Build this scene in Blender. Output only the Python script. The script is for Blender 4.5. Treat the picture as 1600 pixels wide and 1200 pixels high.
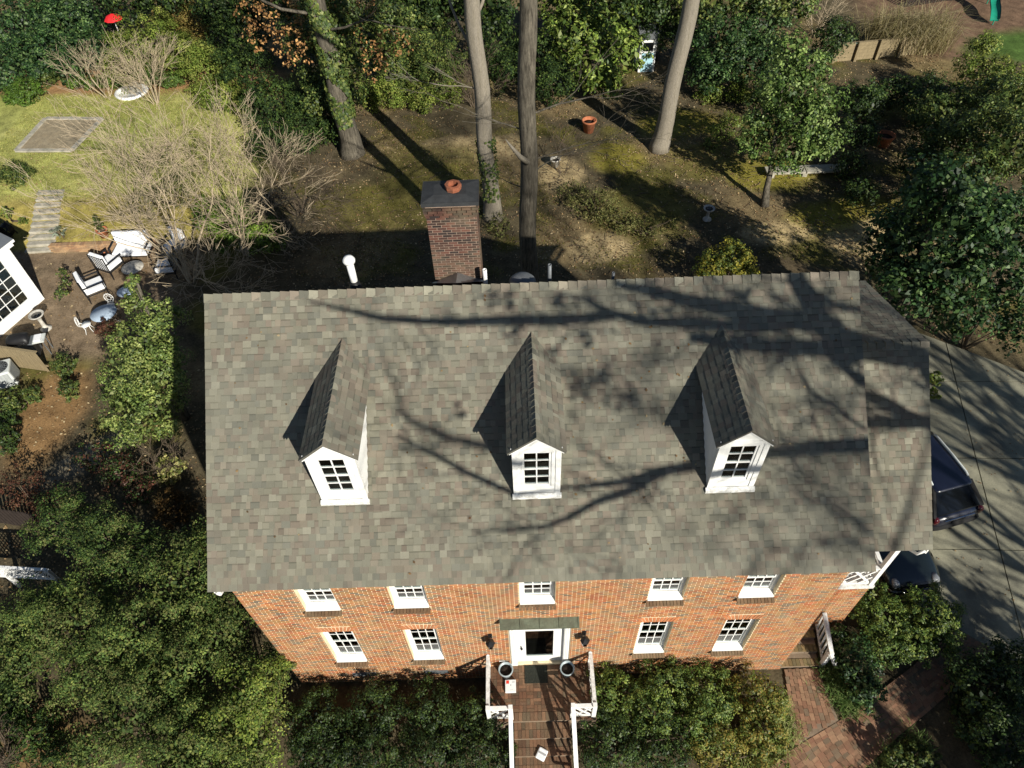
import bpy, bmesh, math, random
import numpy as np
from mathutils import Vector, Matrix
for o in list(bpy.data.objects): bpy.data.objects.remove(o)
S = bpy.context.scene
random.seed(7); RNG = np.random.default_rng(11)
R_ = math.radians
# ------------------------------------------------------------------ camera
cd = bpy.data.cameras.new('camera'); cam = bpy.data.objects.new('camera', cd)
S.collection.objects.link(cam); S.camera = cam
cd.sensor_width = 36; cd.lens = 25.2; cd.clip_end = 2000; cd.clip_start = .1
RIGHT = Vector((0.99934,-0.01847,-0.03120)); UP = Vector((0.03431,0.75966,0.64941)); FWD = Vector((-0.01170,0.65006,-0.75980))
mw = Matrix((RIGHT, UP, -FWD)).transposed().to_4x4(); mw.translation = (6.818, -7.248, 21.874)
cam.matrix_world = mw
S.render.resolution_x = 1024; S.render.resolution_y = 768
# ------------------------------------------------------------------ sky, sun, exposure
SUN = Vector((1.0, -1.55, 1.02)).normalized()
wd = bpy.data.worlds.new('World'); S.world = wd; wd.use_nodes = True
nt = wd.node_tree; sk = nt.nodes.new('ShaderNodeTexSky'); sk.sky_type = 'NISHITA'; sk.sun_disc = False
sk.sun_elevation = math.asin(SUN.z); sk.sun_rotation = math.atan2(SUN.x, SUN.y)
sk.air_density = .85; sk.dust_density = .25; sk.ozone_density = 2.0
bg = nt.nodes['Background']; bg.inputs[1].default_value = .05
nt.links.new(sk.outputs[0], bg.inputs[0])
sl = bpy.data.lights.new('sun', 'SUN'); sl.energy = 5.0; sl.angle = R_(.53); sl.color = (1, .95, .85)
so = bpy.data.objects.new('sun', sl); S.collection.objects.link(so)
so.rotation_euler = SUN.to_track_quat('Z', 'Y').to_euler(); so.location = (20, -25, 30)
S.view_settings.view_transform = 'Standard'; S.view_settings.look = 'None'
S.view_settings.exposure = 0.5; S.view_settings.gamma = 1; S.view_settings.use_curve_mapping = False
# ------------------------------------------------------------------ helpers
C = S.collection
WL = {}                                             # world origin of each object (no rotations on parents)
def link(o, parent=None, wloc=None):
    C.objects.link(o)
    if parent is not None:
        o.parent = parent; WL[o.name] = WL[parent.name]
    else:
        WL[o.name] = Vector(wloc) if wloc is not None else Vector((0, 0, 0))
        o.location = WL[o.name]
    return o
def thing(name, label, cat, loc=(0, 0, 0), group=None):
    o = bpy.data.objects.new(name, None); o.empty_display_size = .2
    link(o, None, loc); o['label'] = label; o['category'] = cat
    if group: o['group'] = group
    return o
class MB:
    def __init__(s): s.v = []; s.f = []; s.c = []; s.sm = []
    def add(s, vs, fs, col=None, smooth=False):
        n = len(s.v); s.v.extend([tuple(p) for p in vs])
        for f in fs: s.f.append(tuple(i + n for i in f)); s.c.append(col or (1, 1, 1)); s.sm.append(smooth)
        return s
    def box(s, a, b, col=None, skip=()):
        x0, y0, z0 = a; x1, y1, z1 = b
        v = [(x0,y0,z0),(x1,y0,z0),(x1,y1,z0),(x0,y1,z0),(x0,y0,z1),(x1,y0,z1),(x1,y1,z1),(x0,y1,z1)]
        F = dict(b=(0,3,2,1), t=(4,5,6,7), f=(0,1,5,4), k=(2,3,7,6), l=(3,0,4,7), r=(1,2,6,5))
        return s.add(v, [F[k] for k in F if k not in skip], col)
    def obox(s, o, ux, uy, uz, col=None, skip_bottom=False):   # box from origin corner with three edge vectors
        o, ux, uy, uz = map(Vector, (o, ux, uy, uz))
        v = [o, o+ux, o+ux+uy, o+uy, o+uz, o+ux+uz, o+ux+uy+uz, o+uy+uz]
        F = [(4,5,6,7),(0,1,5,4),(2,3,7,6),(3,0,4,7),(1,2,6,5)] + ([] if skip_bottom else [(0,3,2,1)])
        return s.add(v, F, col)
    def bar(s, a, b, w, h, col=None, up=(0, 0, 1)):             # rectangular bar from a to b
        a, b = Vector(a), Vector(b); d = b - a
        sx = d.cross(Vector(up))
        if sx.length < 1e-4: sx = Vector((1, 0, 0))
        sx.normalize(); sz = sx.cross(d).normalized()
        return s.obox(a - sx*w/2 - sz*h/2, sx*w, d, sz*h, col)
    def tube(s, pts, rad, n=6, col=None, caps=True):
        pts = [Vector(p) for p in pts]
        if not hasattr(rad, '__len__'): rad = [rad]*len(pts)
        ref = Vector((.31, .77, .55)); base = len(s.v); vs = []
        for i, p in enumerate(pts):
            t = pts[min(i+1, len(pts)-1)] - pts[max(i-1, 0)]
            if t.length < 1e-6: t = Vector((0, 0, 1))
            t.normalize(); a = t.cross(ref)
            if a.length < .1: a = t.cross(Vector((1, 0, 0)))
            a.normalize(); b = t.cross(a)
            for k in range(n):
                q = 2*math.pi*k/n; vs.append(p + a*(math.cos(q)*rad[i]) + b*(math.sin(q)*rad[i]))
        fs = []
        for i in range(len(pts)-1):
            for k in range(n):
                k2 = (k+1) % n; fs.append((i*n+k, i*n+k2, (i+1)*n+k2, (i+1)*n+k))
        if caps: fs.append(tuple(range(n))[::-1]); fs.append(tuple((len(pts)-1)*n+k for k in range(n)))
        return s.add(vs, fs, col, True)
    def lathe(s, c, prof, n=20, col=None, smooth=True):         # prof: (r, z) from c upward
        c = Vector(c); vs = []
        for r, z in prof:
            for k in range(n):
                q = 2*math.pi*k/n; vs.append((c.x + r*math.cos(q), c.y + r*math.sin(q), c.z + z))
        fs = []
        for i in range(len(prof)-1):
            for k in range(n): k2 = (k+1) % n; fs.append((i*n+k, i*n+k2, (i+1)*n+k2, (i+1)*n+k))
        fs.append(tuple(range(n))[::-1]); fs.append(tuple((len(prof)-1)*n+k for k in range(n)))
        return s.add(vs, fs, col, smooth)
    def xf(s, M):
        s.v = [tuple(M @ Vector(p)) for p in s.v]; return s
    def build(s, name, mat, parent=None, wloc=None, col=False, bevel=0, kind=None, world=True):
        org = WL[parent.name] if parent is not None else (Vector(wloc) if wloc is not None else Vector((0, 0, 0)))
        me = bpy.data.meshes.new(name)
        v = np.array(s.v, dtype=np.float32)
        if world: v = v - np.array(org, dtype=np.float32)
        me.from_pydata(v.tolist(), [], s.f)
        if col:
            at = me.attributes.new('col', 'FLOAT_COLOR', 'FACE')
            at.data.foreach_set('color', np.array([(*c, 1) for c in s.c], dtype=np.float32).ravel())
        if any(s.sm): me.polygons.foreach_set('use_smooth', s.sm)
        me.materials.append(mat); me.update()
        o = bpy.data.objects.new(name, me)
        link(o, parent, None if parent is not None else org)
        if bevel:
            m = o.modifiers.new('bevel', 'BEVEL'); m.width = bevel; m.segments = 2; m.limit_method = 'ANGLE'
        if kind: o['kind'] = kind
        return o
def tag(o, label, cat, group=None):
    o['label'] = label; o['category'] = cat
    if group: o['group'] = group
    return o
def piece(name, me, parent, wpos, scale=(1,1,1), rot=None, color=None):     # a small part that shares mesh data
    o = bpy.data.objects.new(name, me); link(o, parent)
    o.location = Vector(wpos) - WL[parent.name]; o.scale = scale
    if rot is not None: o.rotation_euler = rot
    if color: o.color = (*color, 1)
    return o
# ------------------------------------------------------------------ materials
def srgb(r, g, b):
    f = lambda c: (c/255/12.92) if c < 10.3 else ((c/255+.055)/1.055)**2.4
    return (f(r), f(g), f(b))
def mat(name, base=(.5,.5,.5), rough=.7, src=None, var=.25, scale=6, fine=60, bump=.15, bscale=None, spec=.3, metal=0,
        tint=None, tscale=.8, tamt=.5, transl=0, stretch=None, coat=0, dirt=None):
    """base colour (fixed, 'col' attribute or object colour) modulated by two noises, optional second tint in patches"""
    m = bpy.data.materials.new(name); m.use_nodes = True; n = m.node_tree; N = n.nodes; L = n.links
    p = N['Principled BSDF']; p.inputs['Roughness'].default_value = rough
    p.inputs['Specular IOR Level'].default_value = spec; p.inputs['Metallic'].default_value = metal
    p.inputs['Coat Weight'].default_value = coat
    tc = N.new('ShaderNodeNewGeometry'); co = tc.outputs['Position']
    if stretch:
        mp = N.new('ShaderNodeMapping'); mp.inputs['Scale'].default_value = stretch; L.new(co, mp.inputs['Vector']); co = mp.outputs[0]
    def noise(sc, det=4, rg=.6):
        t = N.new('ShaderNodeTexNoise'); t.inputs['Scale'].default_value = sc; t.inputs['Detail'].default_value = det
        t.inputs['Roughness'].default_value = rg; L.new(co, t.inputs['Vector']); return t.outputs['Fac']
    def rng(x, a, b, c=.3, d=.7):
        r = N.new('ShaderNodeMapRange'); r.inputs[1].default_value = c; r.inputs[2].default_value = d
        r.inputs[3].default_value = a; r.inputs[4].default_value = b; L.new(x, r.inputs[0]); return r.outputs[0]
    if src == 'attr':
        a = N.new('ShaderNodeAttribute'); a.attribute_name = 'col'; c = a.outputs['Color']
    elif src == 'obj':
        a = N.new('ShaderNodeObjectInfo'); c = a.outputs['Color']
    else:
        a = N.new('ShaderNodeRGB'); a.outputs[0].default_value = (*base, 1); c = a.outputs[0]
    if tint:
        mx = N.new('ShaderNodeMix'); mx.data_type = 'RGBA'
        L.new(rng(noise(tscale, 5, .65), 0, tamt, .42, .66), mx.inputs['Factor']); L.new(c, mx.inputs['A'])
        mx.inputs['B'].default_value = (*tint, 1); c = mx.outputs['Result']
    if var:
        n1 = noise(scale); n2 = noise(fine, 3, .7)
        ad = N.new('ShaderNodeMath'); ad.operation = 'ADD'; L.new(n1, ad.inputs[0]); L.new(n2, ad.inputs[1])
        vm = N.new('ShaderNodeVectorMath'); vm.operation = 'SCALE'
        L.new(rng(ad.outputs[0], 1-var, 1+var, .75, 1.25), vm.inputs['Scale']); L.new(c, vm.inputs[0]); c = vm.outputs[0]
    L.new(c, p.inputs['Base Color'])
    if bump:
        b = N.new('ShaderNodeBump'); b.inputs['Strength'].default_value = bump; b.inputs['Distance'].default_value = .02
        L.new(noise(bscale or fine, 4, .65), b.inputs['Height']); L.new(b.outputs[0], p.inputs['Normal'])
    if transl:
        t = N.new('ShaderNodeBsdfTranslucent'); L.new(c, t.inputs['Color'])
        x = N.new('ShaderNodeMixShader'); x.inputs[0].default_value = transl
        L.new(p.outputs[0], x.inputs[1]); L.new(t.outputs[0], x.inputs[2])
        L.new(x.outputs[0], N['Material Output'].inputs['Surface'])
    return m
def glass_mat(name, tint=.6, base=(.5,.55,.55)):
    m = bpy.data.materials.new(name); m.use_nodes = True; n = m.node_tree; N = n.nodes; L = n.links
    N.remove(N['Principled BSDF'])
    t = N.new('ShaderNodeBsdfTransparent'); t.inputs[0].default_value = (*[tint*b*2 for b in base], 1)
    g = N.new('ShaderNodeBsdfGlossy'); g.inputs['Roughness'].default_value = .03
    f = N.new('ShaderNodeFresnel'); f.inputs[0].default_value = 1.5
    tx = N.new('ShaderNodeTexNoise'); tx.inputs['Scale'].default_value = 1.7
    bp = N.new('ShaderNodeBump'); bp.inputs['Strength'].default_value = .05; L.new(tx.outputs['Fac'], bp.inputs['Height'])
    L.new(bp.outputs[0], g.inputs['Normal'])
    x = N.new('ShaderNodeMixShader'); L.new(f.outputs[0], x.inputs[0]); L.new(t.outputs[0], x.inputs[1]); L.new(g.outputs[0], x.inputs[2])
    L.new(x.outputs[0], N['Material Output'].inputs['Surface']); return m
M = {}
M['shingle'] = mat('shingle', src='attr', rough=.92, var=.16, scale=1.1, fine=90, bump=.35, bscale=160, spec=.15, tint=srgb(104,104,94), tscale=.5, tamt=.45)
M['shingle_o'] = mat('shingle_single', src='obj', rough=.92, var=.16, scale=1.1, fine=90, bump=.35, bscale=160, spec=.15, tint=srgb(104,104,94), tscale=.5, tamt=.45)
M['brick'] = mat('brick', src='attr', rough=.88, var=.2, scale=2.2, fine=55, bump=.4, bscale=90, spec=.2, tint=srgb(142,130,104), tscale=.9, tamt=.45)
M['brick_o'] = mat('brick_single', src='obj', rough=.88, var=.2, scale=2.2, fine=55, bump=.4, bscale=90, spec=.2, tint=srgb(132,120,96), tscale=.9, tamt=.4)
M['mortar'] = mat('mortar', srgb(226,208,172), rough=.95, var=.2, scale=3, fine=50, bump=.3)
M['mortar_dark'] = mat('mortar_weathered', srgb(128,112,94), rough=.95, var=.25, scale=4, fine=50, bump=.3)
M['white'] = mat('white_paint', (.78,.78,.75), rough=.45, var=.05, scale=3, fine=25, bump=.05, tint=(.62,.6,.54), tscale=5, tamt=.25)
M['whiteold'] = mat('weathered_white_paint', (.74,.74,.71), rough=.6, var=.12, scale=9, fine=40, bump=.2, tint=(.28,.26,.21), tscale=14, tamt=.55)
M['glass'] = glass_mat('window_glass', .8)
M['pipe'] = mat('dull_pipe', (.16,.17,.18), rough=.6, metal=.3, var=.2, bump=.05)
M['dark'] = mat('dark_interior', (.02,.02,.022), rough=.8, var=.2, bump=0)
M['curtain'] = mat('white_blind', (.72,.72,.7), rough=.9, var=.1, scale=3, fine=30, bump=.1, stretch=(1,1,14))
M['orangeglow'] = mat('orange_glow_paint', (.6,.2,.05), rough=.8, var=.3, scale=5, bump=0)  # paints the glow in the left dormer's panes
M['copper'] = mat('green_copper', srgb(88,90,74), rough=.6, var=.22, scale=4, fine=30, bump=.1, tint=srgb(112,122,102), tscale=5, tamt=.5, metal=.2)
M['flash'] = mat('grey_metal_flashing', (.32,.34,.35), rough=.4, metal=.7, var=.1, bump=.05)
M['iron'] = mat('black_iron', (.012,.012,.013), rough=.45, var=.15, bump=.05)
M['terra'] = mat('terracotta', srgb(176,108,74), rough=.85, var=.22, scale=5, fine=40, bump=.15, tint=srgb(120,82,62), tscale=4, tamt=.5)
M['stone'] = mat('grey_stone', srgb(168,162,148), rough=.9, var=.25, scale=3, fine=35, bump=.3, tint=srgb(110,112,92), tscale=2.5, tamt=.6)
M['caststone'] = mat('cast_stone', srgb(190,186,176), rough=.85, var=.2, scale=6, fine=40, bump=.2, tint=srgb(110,105,92), tscale=5, tamt=.5)
M['concrete'] = mat('drive_concrete', srgb(140,137,117), rough=.9, var=.28, scale=1.1, fine=45, bump=.25, tint=srgb(98,97,86), tscale=.6, tamt=.85)
M['soil'] = mat('potting_soil', (.03,.022,.016), rough=1, var=.4, bump=.5)
M['cushion'] = mat('white_cushion', (.78,.79,.8), rough=.85, var=.06, scale=5, fine=40, bump=.12)
M['wood'] = mat('weathered_wood', srgb(134,120,92), rough=.85, var=.3, scale=3, fine=40, bump=.3, stretch=(8,8,1))
M['wooddark'] = mat('dark_stained_wood', (.03,.022,.018), rough=.8, var=.3, bump=.2)
M['carpaint'] = mat('dark_navy_paint', (.007,.009,.02), rough=.26, var=.05, bump=0, spec=.5, coat=1)
M['carpaint2'] = mat('black_green_paint', (.008,.012,.012), rough=.2, var=.05, bump=0, spec=.5, coat=1)
M['carglass'] = mat('car_glass', (.004,.005,.006), rough=.05, var=0, bump=0, spec=.6)
M['chrome'] = mat('bright_trim', (.7,.7,.72), rough=.2, metal=1, var=0, bump=0)
M['tyre'] = mat('tyre_rubber', (.012,.012,.012), rough=.9, var=.2, bump=.2)
M['lamp_red'] = mat('red_lens', (.06,.006,.008), rough=.15, var=0, bump=0, coat=1)
M['plastic_g'] = mat('green_plastic', srgb(30,130,105), rough=.35, var=.08, bump=0)
M['plastic_w'] = mat('white_plastic', (.75,.75,.73), rough=.4, var=.05, bump=0)
M['red'] = mat('red_fabric', srgb(215,40,45), rough=.6, var=.08, bump=.05)
M['redprint'] = mat('red_print', srgb(215,60,40), rough=.6, var=.05, bump=0)
M['greyprint'] = mat('grey_print', srgb(160,160,160), rough=.6, var=.05, bump=0)
M['acgrey'] = mat('ac_casing', srgb(196,200,196), rough=.5, var=.1, bump=.05)
M['greymetal'] = mat('grey_metal', srgb(110,115,118), rough=.45, metal=.3, var=.12, bump=.05)
M['blue'] = mat('pale_blue_paint', srgb(160,200,212), rough=.5, var=.1, bump=.05)
M['rubbermat'] = mat('doormat_fibre', (.022,.024,.018), rough=1, var=.4, scale=20, bump=.6)
M['potgrey'] = mat('grey_glazed_pot', srgb(150,162,165), rough=.4, var=.12, scale=6, bump=.05)
M['fabricblue'] = mat('blue_cover', srgb(158,174,190), rough=.7, var=.1, bump=.1)
M['bark'] = mat('grey_bark', srgb(98,92,80), rough=.95, var=.42, scale=2.2, fine=14, bump=1, bscale=14, stretch=(5,5,.7), tint=srgb(52,48,40), tscale=3, tamt=.85)
M['barklight'] = mat('pale_bark', srgb(142,134,120), rough=.9, var=.4, scale=2.2, fine=14, bump=1, bscale=14, stretch=(5,5,.7), tint=srgb(92,86,72), tscale=2.2, tamt=.8)
M['twig'] = mat('pale_twig', srgb(172,156,130), rough=.9, var=.25, scale=3, fine=20, bump=.2)
M['twigdark'] = mat('dark_twig', srgb(96,84,70), rough=.9, var=.25, scale=3, fine=20, bump=.2)
M['leaf'] = mat('leaf', src='attr', rough=.5, var=.2, scale=.9, fine=9, bump=0, spec=.33, transl=.28)
M['leafmatte'] = mat('matte_leaf', src='attr', rough=.7, var=.2, scale=.9, fine=9, bump=0, spec=.2, transl=.3)
M['litter'] = mat('leaf_litter', src='attr', rough=.85, var=.2, scale=2, fine=20, bump=0, spec=.2)
M['ground'] = mat('ground_soil', src='attr', rough=1, var=.45, scale=1.7, fine=13, bump=.9, bscale=16, spec=.1)
# ------------------------------------------------------------------ ground sheet (one sheet out to the horizon)
def sst(a, b, x):
    t = np.clip((np.asarray(x, float)-a)/(b-a), 0, 1); return t*t*(3-2*t)
def gz(x, y):
    x = np.asarray(x, float); y = np.asarray(y, float)
    left = 1 - sst(-10.5, -6.5, x)
    ramp = np.where(y > 21.12, .42 + .55*sst(21.2, 25.8, y), 0.0)
    cor = sst(-18.6, -18.1, x)*(1-sst(-15.75, -15.35, x))           # cutting for the garden steps
    stairs = .97*np.clip((y-21.1)/3.9, 0, 1)
    ramp = ramp*(1-cor) + np.minimum(ramp, np.where(y > 21, stairs, 0))*cor
    z = left*ramp
    bumps = .05*np.sin(x*1.3+y*.7)*np.sin(y*1.1-x*.4) + .03*np.sin(3.1*x+1)*np.sin(2.7*y)
    calm = sst(8.5, 11, y)*(x > -30)*(x < 45)
    calm = calm * (1 - ((x > -19) & (x < -9) & (y < 22)).astype(float))
    return z + bumps*calm*.8
def axis(lo, hi, step):
    core = np.arange(lo, hi+1e-6, step); out = []; d = step; e = hi
    while e < 520: d *= 1.5; e += d; out.append(e)
    lo_ = []; d = step; e = lo
    while e > -520: d *= 1.5; e -= d; lo_.append(e)
    return np.array(lo_[::-1] + list(core) + out)
gx = axis(-34, 46, .27); gy = axis(-10, 56, .27)
X, Y = np.meshgrid(gx, gy); Z = gz(X, Y)
def sn(x, y, f, k=0):                                # cheap smooth noise for soil patches
    return (np.sin(x*f+1.7*k+np.sin(y*f*.8+k))+np.sin(y*f*1.27-2.1*k+np.sin(x*f*.6+2*k))+np.sin((x+y)*f*.71+k))/3
col = np.zeros(X.shape+(3,)); col[:] = srgb(84, 76, 58)                       # leaf mould
def lay(mask, c):
    c = np.array(c); global col
    col = col*(1-mask[..., None]) + c*mask[..., None]
def ell(cx, cy, rx, ry, soft=.35, wob=.18, rot=0):
    dx, dy = X-cx, Y-cy; ca, sa = math.cos(rot), math.sin(rot); dx, dy = dx*ca+dy*sa, -dx*sa+dy*ca
    d = np.sqrt((dx/rx)**2+(dy/ry)**2) + wob*sn(X, Y, 1.1, cx) + wob*.5*sn(X, Y, 3.3, cy)
    return 1 - sst(1-soft, 1+soft*.5, d)
nz = sn(X, Y, .9, 1)*.6 + sn(X, Y, 2.9, 2)*.4
lay(sst(.0, .55, nz)*(Y > 9)*.8, srgb(96, 92, 44))                             # moss through the back yard
lay(sst(.15, .6, sn(X, Y, .7, 5))*(Y > 9)*.75, srgb(124, 108, 78))             # dry leaves
for a in [(20.5,25.5,2.6,1.8),(23.5,21.5,3.2,1.9),(16.3,30.5,2.4,1.7),(12.5,27.5,1.6,1.6)]: lay(ell(*a)*.85, srgb(128,120,50))
for a in [(23.5,19.5,2.2,1.5),(19.5,20.5,2,1),(9.3,26.3,1.3,1.8),(10.8,19.8,1.6,1.2),(24.5,20.3,1.4,1.0),(5,29,3,1.5)]: lay(ell(*a)*.8, srgb(176,156,116))
for a in [(13,22.5,3,2.4),(1,24,4,2.5),(2.5,27.5,3,2.2),(17,27,2.5,2)]: lay(ell(*a)*.7, srgb(104,98,48))
# left lawn and beds
lawn = (1-sst(-8.6, -7.4, X+.5*sn(X,Y,1,3)+.18*(Y-30)))*sst(23.6, 25, Y+.3*sn(X,Y,1.3,2))*(1-sst(34.4,35.6,Y+.05*(X+16)+.4*sn(X,Y,.8,4)))
lay(lawn, srgb(150,152,86)); lay(lawn*sst(0,.6,nz)*.6, srgb(164,160,102)); lay(lawn*sst(.1,.7,sn(X,Y,.5,9))*.5, srgb(134,142,70))
slope = (1-sst(-9,-8,X))*sst(21,21.3,Y)*(1-sst(23.6,25,Y)); lay(slope*.9, srgb(150,138,74))
bed = (1-sst(-8,-7,X))*sst(34.4,35.4,Y+.05*(X+16)+.4*sn(X,Y,.8,4))*(1-sst(38,39,Y)); lay(bed*.9, srgb(150,116,80))
pat = (1-sst(-9.4,-7.8,X+.4*sn(X,Y,1.2,1)))*sst(13.2,14.4,Y+.4*(X+12)*.2)*(1-sst(21.0,21.15,Y))*(X>-22)
lay(pat, srgb(122,106,86)); lay(pat*sst(.0,.6,sn(X,Y,1.4,7))*.5, srgb(104,94,76)); lay(pat*sst(.3,.7,sn(X,Y,.8,3))*.5, srgb(142,120,96))
mul = ell(-12,10.8,1.5,2.6,.4); lay(mul, srgb(132,104,70)); lay(ell(-9.6,8.6,2.0,.7,.4,.1,.7), srgb(120,112,94))
lay(ell(-7.6,-1.5,1.8,1.2,.4), srgb(120,98,66))
play = sst(30,33,X+.4*sn(X,Y,.9,2))*sst(36,37.5,Y+.3*(X-36)); lay(play, srgb(112,90,72)); lay(ell(40.5,38.5,4.5,2.4,.4)*.95, srgb(72,98,44))
lay(ell(16,17,6,2.2)*.6, srgb(88,76,58))
gm = bpy.data.meshes.new('ground'); nyy, nxx = X.shape
idx = np.arange(nxx*nyy).reshape(nyy, nxx)
quads = np.stack([idx[:-1,:-1], idx[:-1,1:], idx[1:,1:], idx[1:,:-1]], -1).reshape(-1, 4)
gm.vertices.add(nxx*nyy); gm.vertices.foreach_set('co', np.stack([X,Y,Z],-1).astype(np.float32).ravel())
gm.loops.add(quads.size); gm.loops.foreach_set('vertex_index', quads.astype(np.int32).ravel())
gm.polygons.add(len(quads)); gm.polygons.foreach_set('loop_start', np.arange(0, quads.size, 4, dtype=np.int32))
gm.polygons.foreach_set('use_smooth', np.ones(len(quads), dtype=bool)); gm.update(calc_edges=True)
at = gm.attributes.new('col', 'FLOAT_COLOR', 'POINT')
at.data.foreach_set('color', np.concatenate([col, np.ones(X.shape+(1,))], -1).astype(np.float32).ravel())
gm.materials.append(M['ground']); go = link(bpy.data.objects.new('ground', gm)); go['kind'] = 'structure'
def G(x, y): return float(gz(x, y))
def sheet(name, pts, z, matr, thick=.08, parent=None, kind='structure'):          # flat slab with a real edge
    bm = bmesh.new(); vs = [bm.verts.new((p[0], p[1], z)) for p in pts]; f = bm.faces.new(vs)
    if f.normal.z < 0: f.normal_flip()
    bm.normal_update()
    if f.normal.z < 0: bmesh.ops.reverse_faces(bm, faces=[f])
    r = bmesh.ops.extrude_face_region(bm, geom=[f]); 
    for e in r['geom']:
        if isinstance(e, bmesh.types.BMVert): e.co.z = z - thick
    bmesh.ops.recalc_face_normals(bm, faces=bm.faces)
    me = bpy.data.meshes.new(name); bm.to_mesh(me); bm.free(); me.materials.append(matr)
    o = link(bpy.data.objects.new(name, me), parent)
    if kind: o['kind'] = kind
    return o
# driveway: poured slabs with open joints, each slab a part
drv = bpy.data.objects.new('driveway', None); link(drv); drv['kind'] = 'structure'
DX = [16.3, 19.6, 22.6, 25.6, 28.8, 33]; DY = [-3.0, .2, 3.6, 7.2, 10.8, 14.4]
def clip_poly(poly, a, b, c):                       # keep a*x+b*y<=c
    out = []
    for i in range(len(poly)):
        p, q = poly[i], poly[(i+1) % len(poly)]; dp = a*p[0]+b*p[1]-c; dq = a*q[0]+b*q[1]-c
        if dp <= 0: out.append(p)
        if dp*dq < 0: t = dp/(dp-dq); out.append((p[0]+(q[0]-p[0])*t, p[1]+(q[1]-p[1])*t))
    return out
sk_ = lambda x, y: (x + .22*(y-5), y - .05*(x-22))
for i in range(5):
    for j in range(5):
        g_ = .018
        q = [sk_(DX[i]+g_, DY[j]+g_), sk_(DX[i+1]-g_, DY[j]+g_), sk_(DX[i+1]-g_, DY[j+1]-g_), sk_(DX[i]+g_, DY[j+1]-g_)]
        q = clip_poly(q, 1.4, 1.9, 1.4*25.6+1.9*11.9)           # far edge by the shrubs
        q = clip_poly(q, -.83, -1.0, -(.83*19.75+1.1)) if len(q) > 2 else q   # edge along the brick walk
        q = clip_poly(q, -1, 0, -16.7) if len(q) > 2 else q
        if len(q) > 2: sheet('concrete_slab', q, .06+random.uniform(-.006,.006), M['concrete'], .1, drv, None)
# ------------------------------------------------------------------ shingle field generator
SH = [srgb(125,122,107), srgb(119,117,103), srgb(113,111,98), srgb(130,127,112), srgb(122,114,100), srgb(115,106,94), srgb(108,107,96), srgb(124,117,103), srgb(121,118,103), srgb(113,107,95)]
def shade(c, k): return tuple(min(1, x*k) for x in c)
def shingles(mb, org, u, v, nrm, rows, exp, urange, single=None, colscale=1., wid=(.08,.22), tk_=1., sides=True):
    """rows of laminated tabs on a plane: org corner, u along the eave, v up the slope, urange(s)->(u0,u1) at slope distance s"""
    org, u, v, nrm = map(Vector, (org, u, v, nrm))
    for r in range(rows):
        s0 = r*exp; a, b = urange(s0+exp*.5)
        if b-a < .05: continue
        x = a; hi = random.random() < .5
        while x < b-1e-4:
            w = random.uniform(*wid); x2 = min(x+w, b)
            if b-x2 < .06: x2 = b
            c = shade(random.choice(SH), random.uniform(.87, 1.1)*colscale)
            h = (.013 if hi else .006)*tk_; j = random.uniform(-.004, .004)
            if not hi: c = shade(c, .95)
            o = org + u*x + v*(s0+j) + nrm*.002
            if single is not None and single(r, x, x2):
                SINGLES.append((o, u*(x2-x-.002), v*(exp+.004), nrm, h, c))
            else:
                tk = nrm*h; e1 = u*(x2-x-.002); e2 = v*(exp+.004); lift = nrm*.012*tk_
                P0 = [o, o+e1, o+e1+e2, o+e2]; T = [o+tk+lift*.4, o+e1+tk+lift*.4, o+e1+e2+tk*.3, o+e2+tk*.3]
                mb.add(P0+T, [(4,5,6,7),(0,1,5,4)]+([(1,2,6,5),(3,0,4,7)] if sides else []), c)
                if not hi:      # printed dark band at the head of the lower layer
                    q0, q1 = .80, .97
                    bq = [T[0].lerp(T[3], q0), T[1].lerp(T[2], q0), T[1].lerp(T[2], q1), T[0].lerp(T[3], q1)]
                    mb.add([p+nrm*.002 for p in bq], [(0,1,2,3)], shade(c, .7))
            x = x2; hi = not hi if random.random() < .8 else hi
SINGLES = []
def ridge_caps(mb, p, d, ln, side1, side2, step=.2, wdt=.15, colscale=1., hs=1.):
    """bent cap pieces along a ridge"""
    p, d, side1, side2 = map(Vector, (p, d, side1, side2)); n = int(ln/step)
    for i in range(n):
        c = shade(random.choice(SH), random.uniform(.9,1.25)*colscale*(1.12 if i % 2 else .84)); a = p + d*(i*ln/n); b = p + d*((i+1)*ln/n+.012)
        up = Vector((0,0,1)); ha = up*.044*hs; hb = up*.016*hs
        vs = [a+side1*wdt+ha*.6, a+ha, a+side2*wdt+ha*.6, b+side1*wdt+hb*.6, b+hb, b+side2*wdt+hb*.6,
              a+side1*wdt-up*.02, a-up*.012, a+side2*wdt-up*.02]
        mb.add(vs, [(0,1,4,3),(1,2,5,4),(6,7,1,0),(7,8,2,1)], c)
# ------------------------------------------------------------------ the house
HW = 14.2; HE, OV, RY, HR = 7.053, .294, 4.942, 11.078; SL = .245; DEPTH = 8.95
YB = RY+(HR-HE)/.95; TS = (HR-HE)/(RY+OV); LS = math.hypot(RY+OV, HR-HE)
house = thing('brick_house', 'large two storey red brick house with grey shingle roof and three white dormers', 'house', (7.1, 4.9, 0))
def rz(y): return HE + TS*(y+OV)
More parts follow.
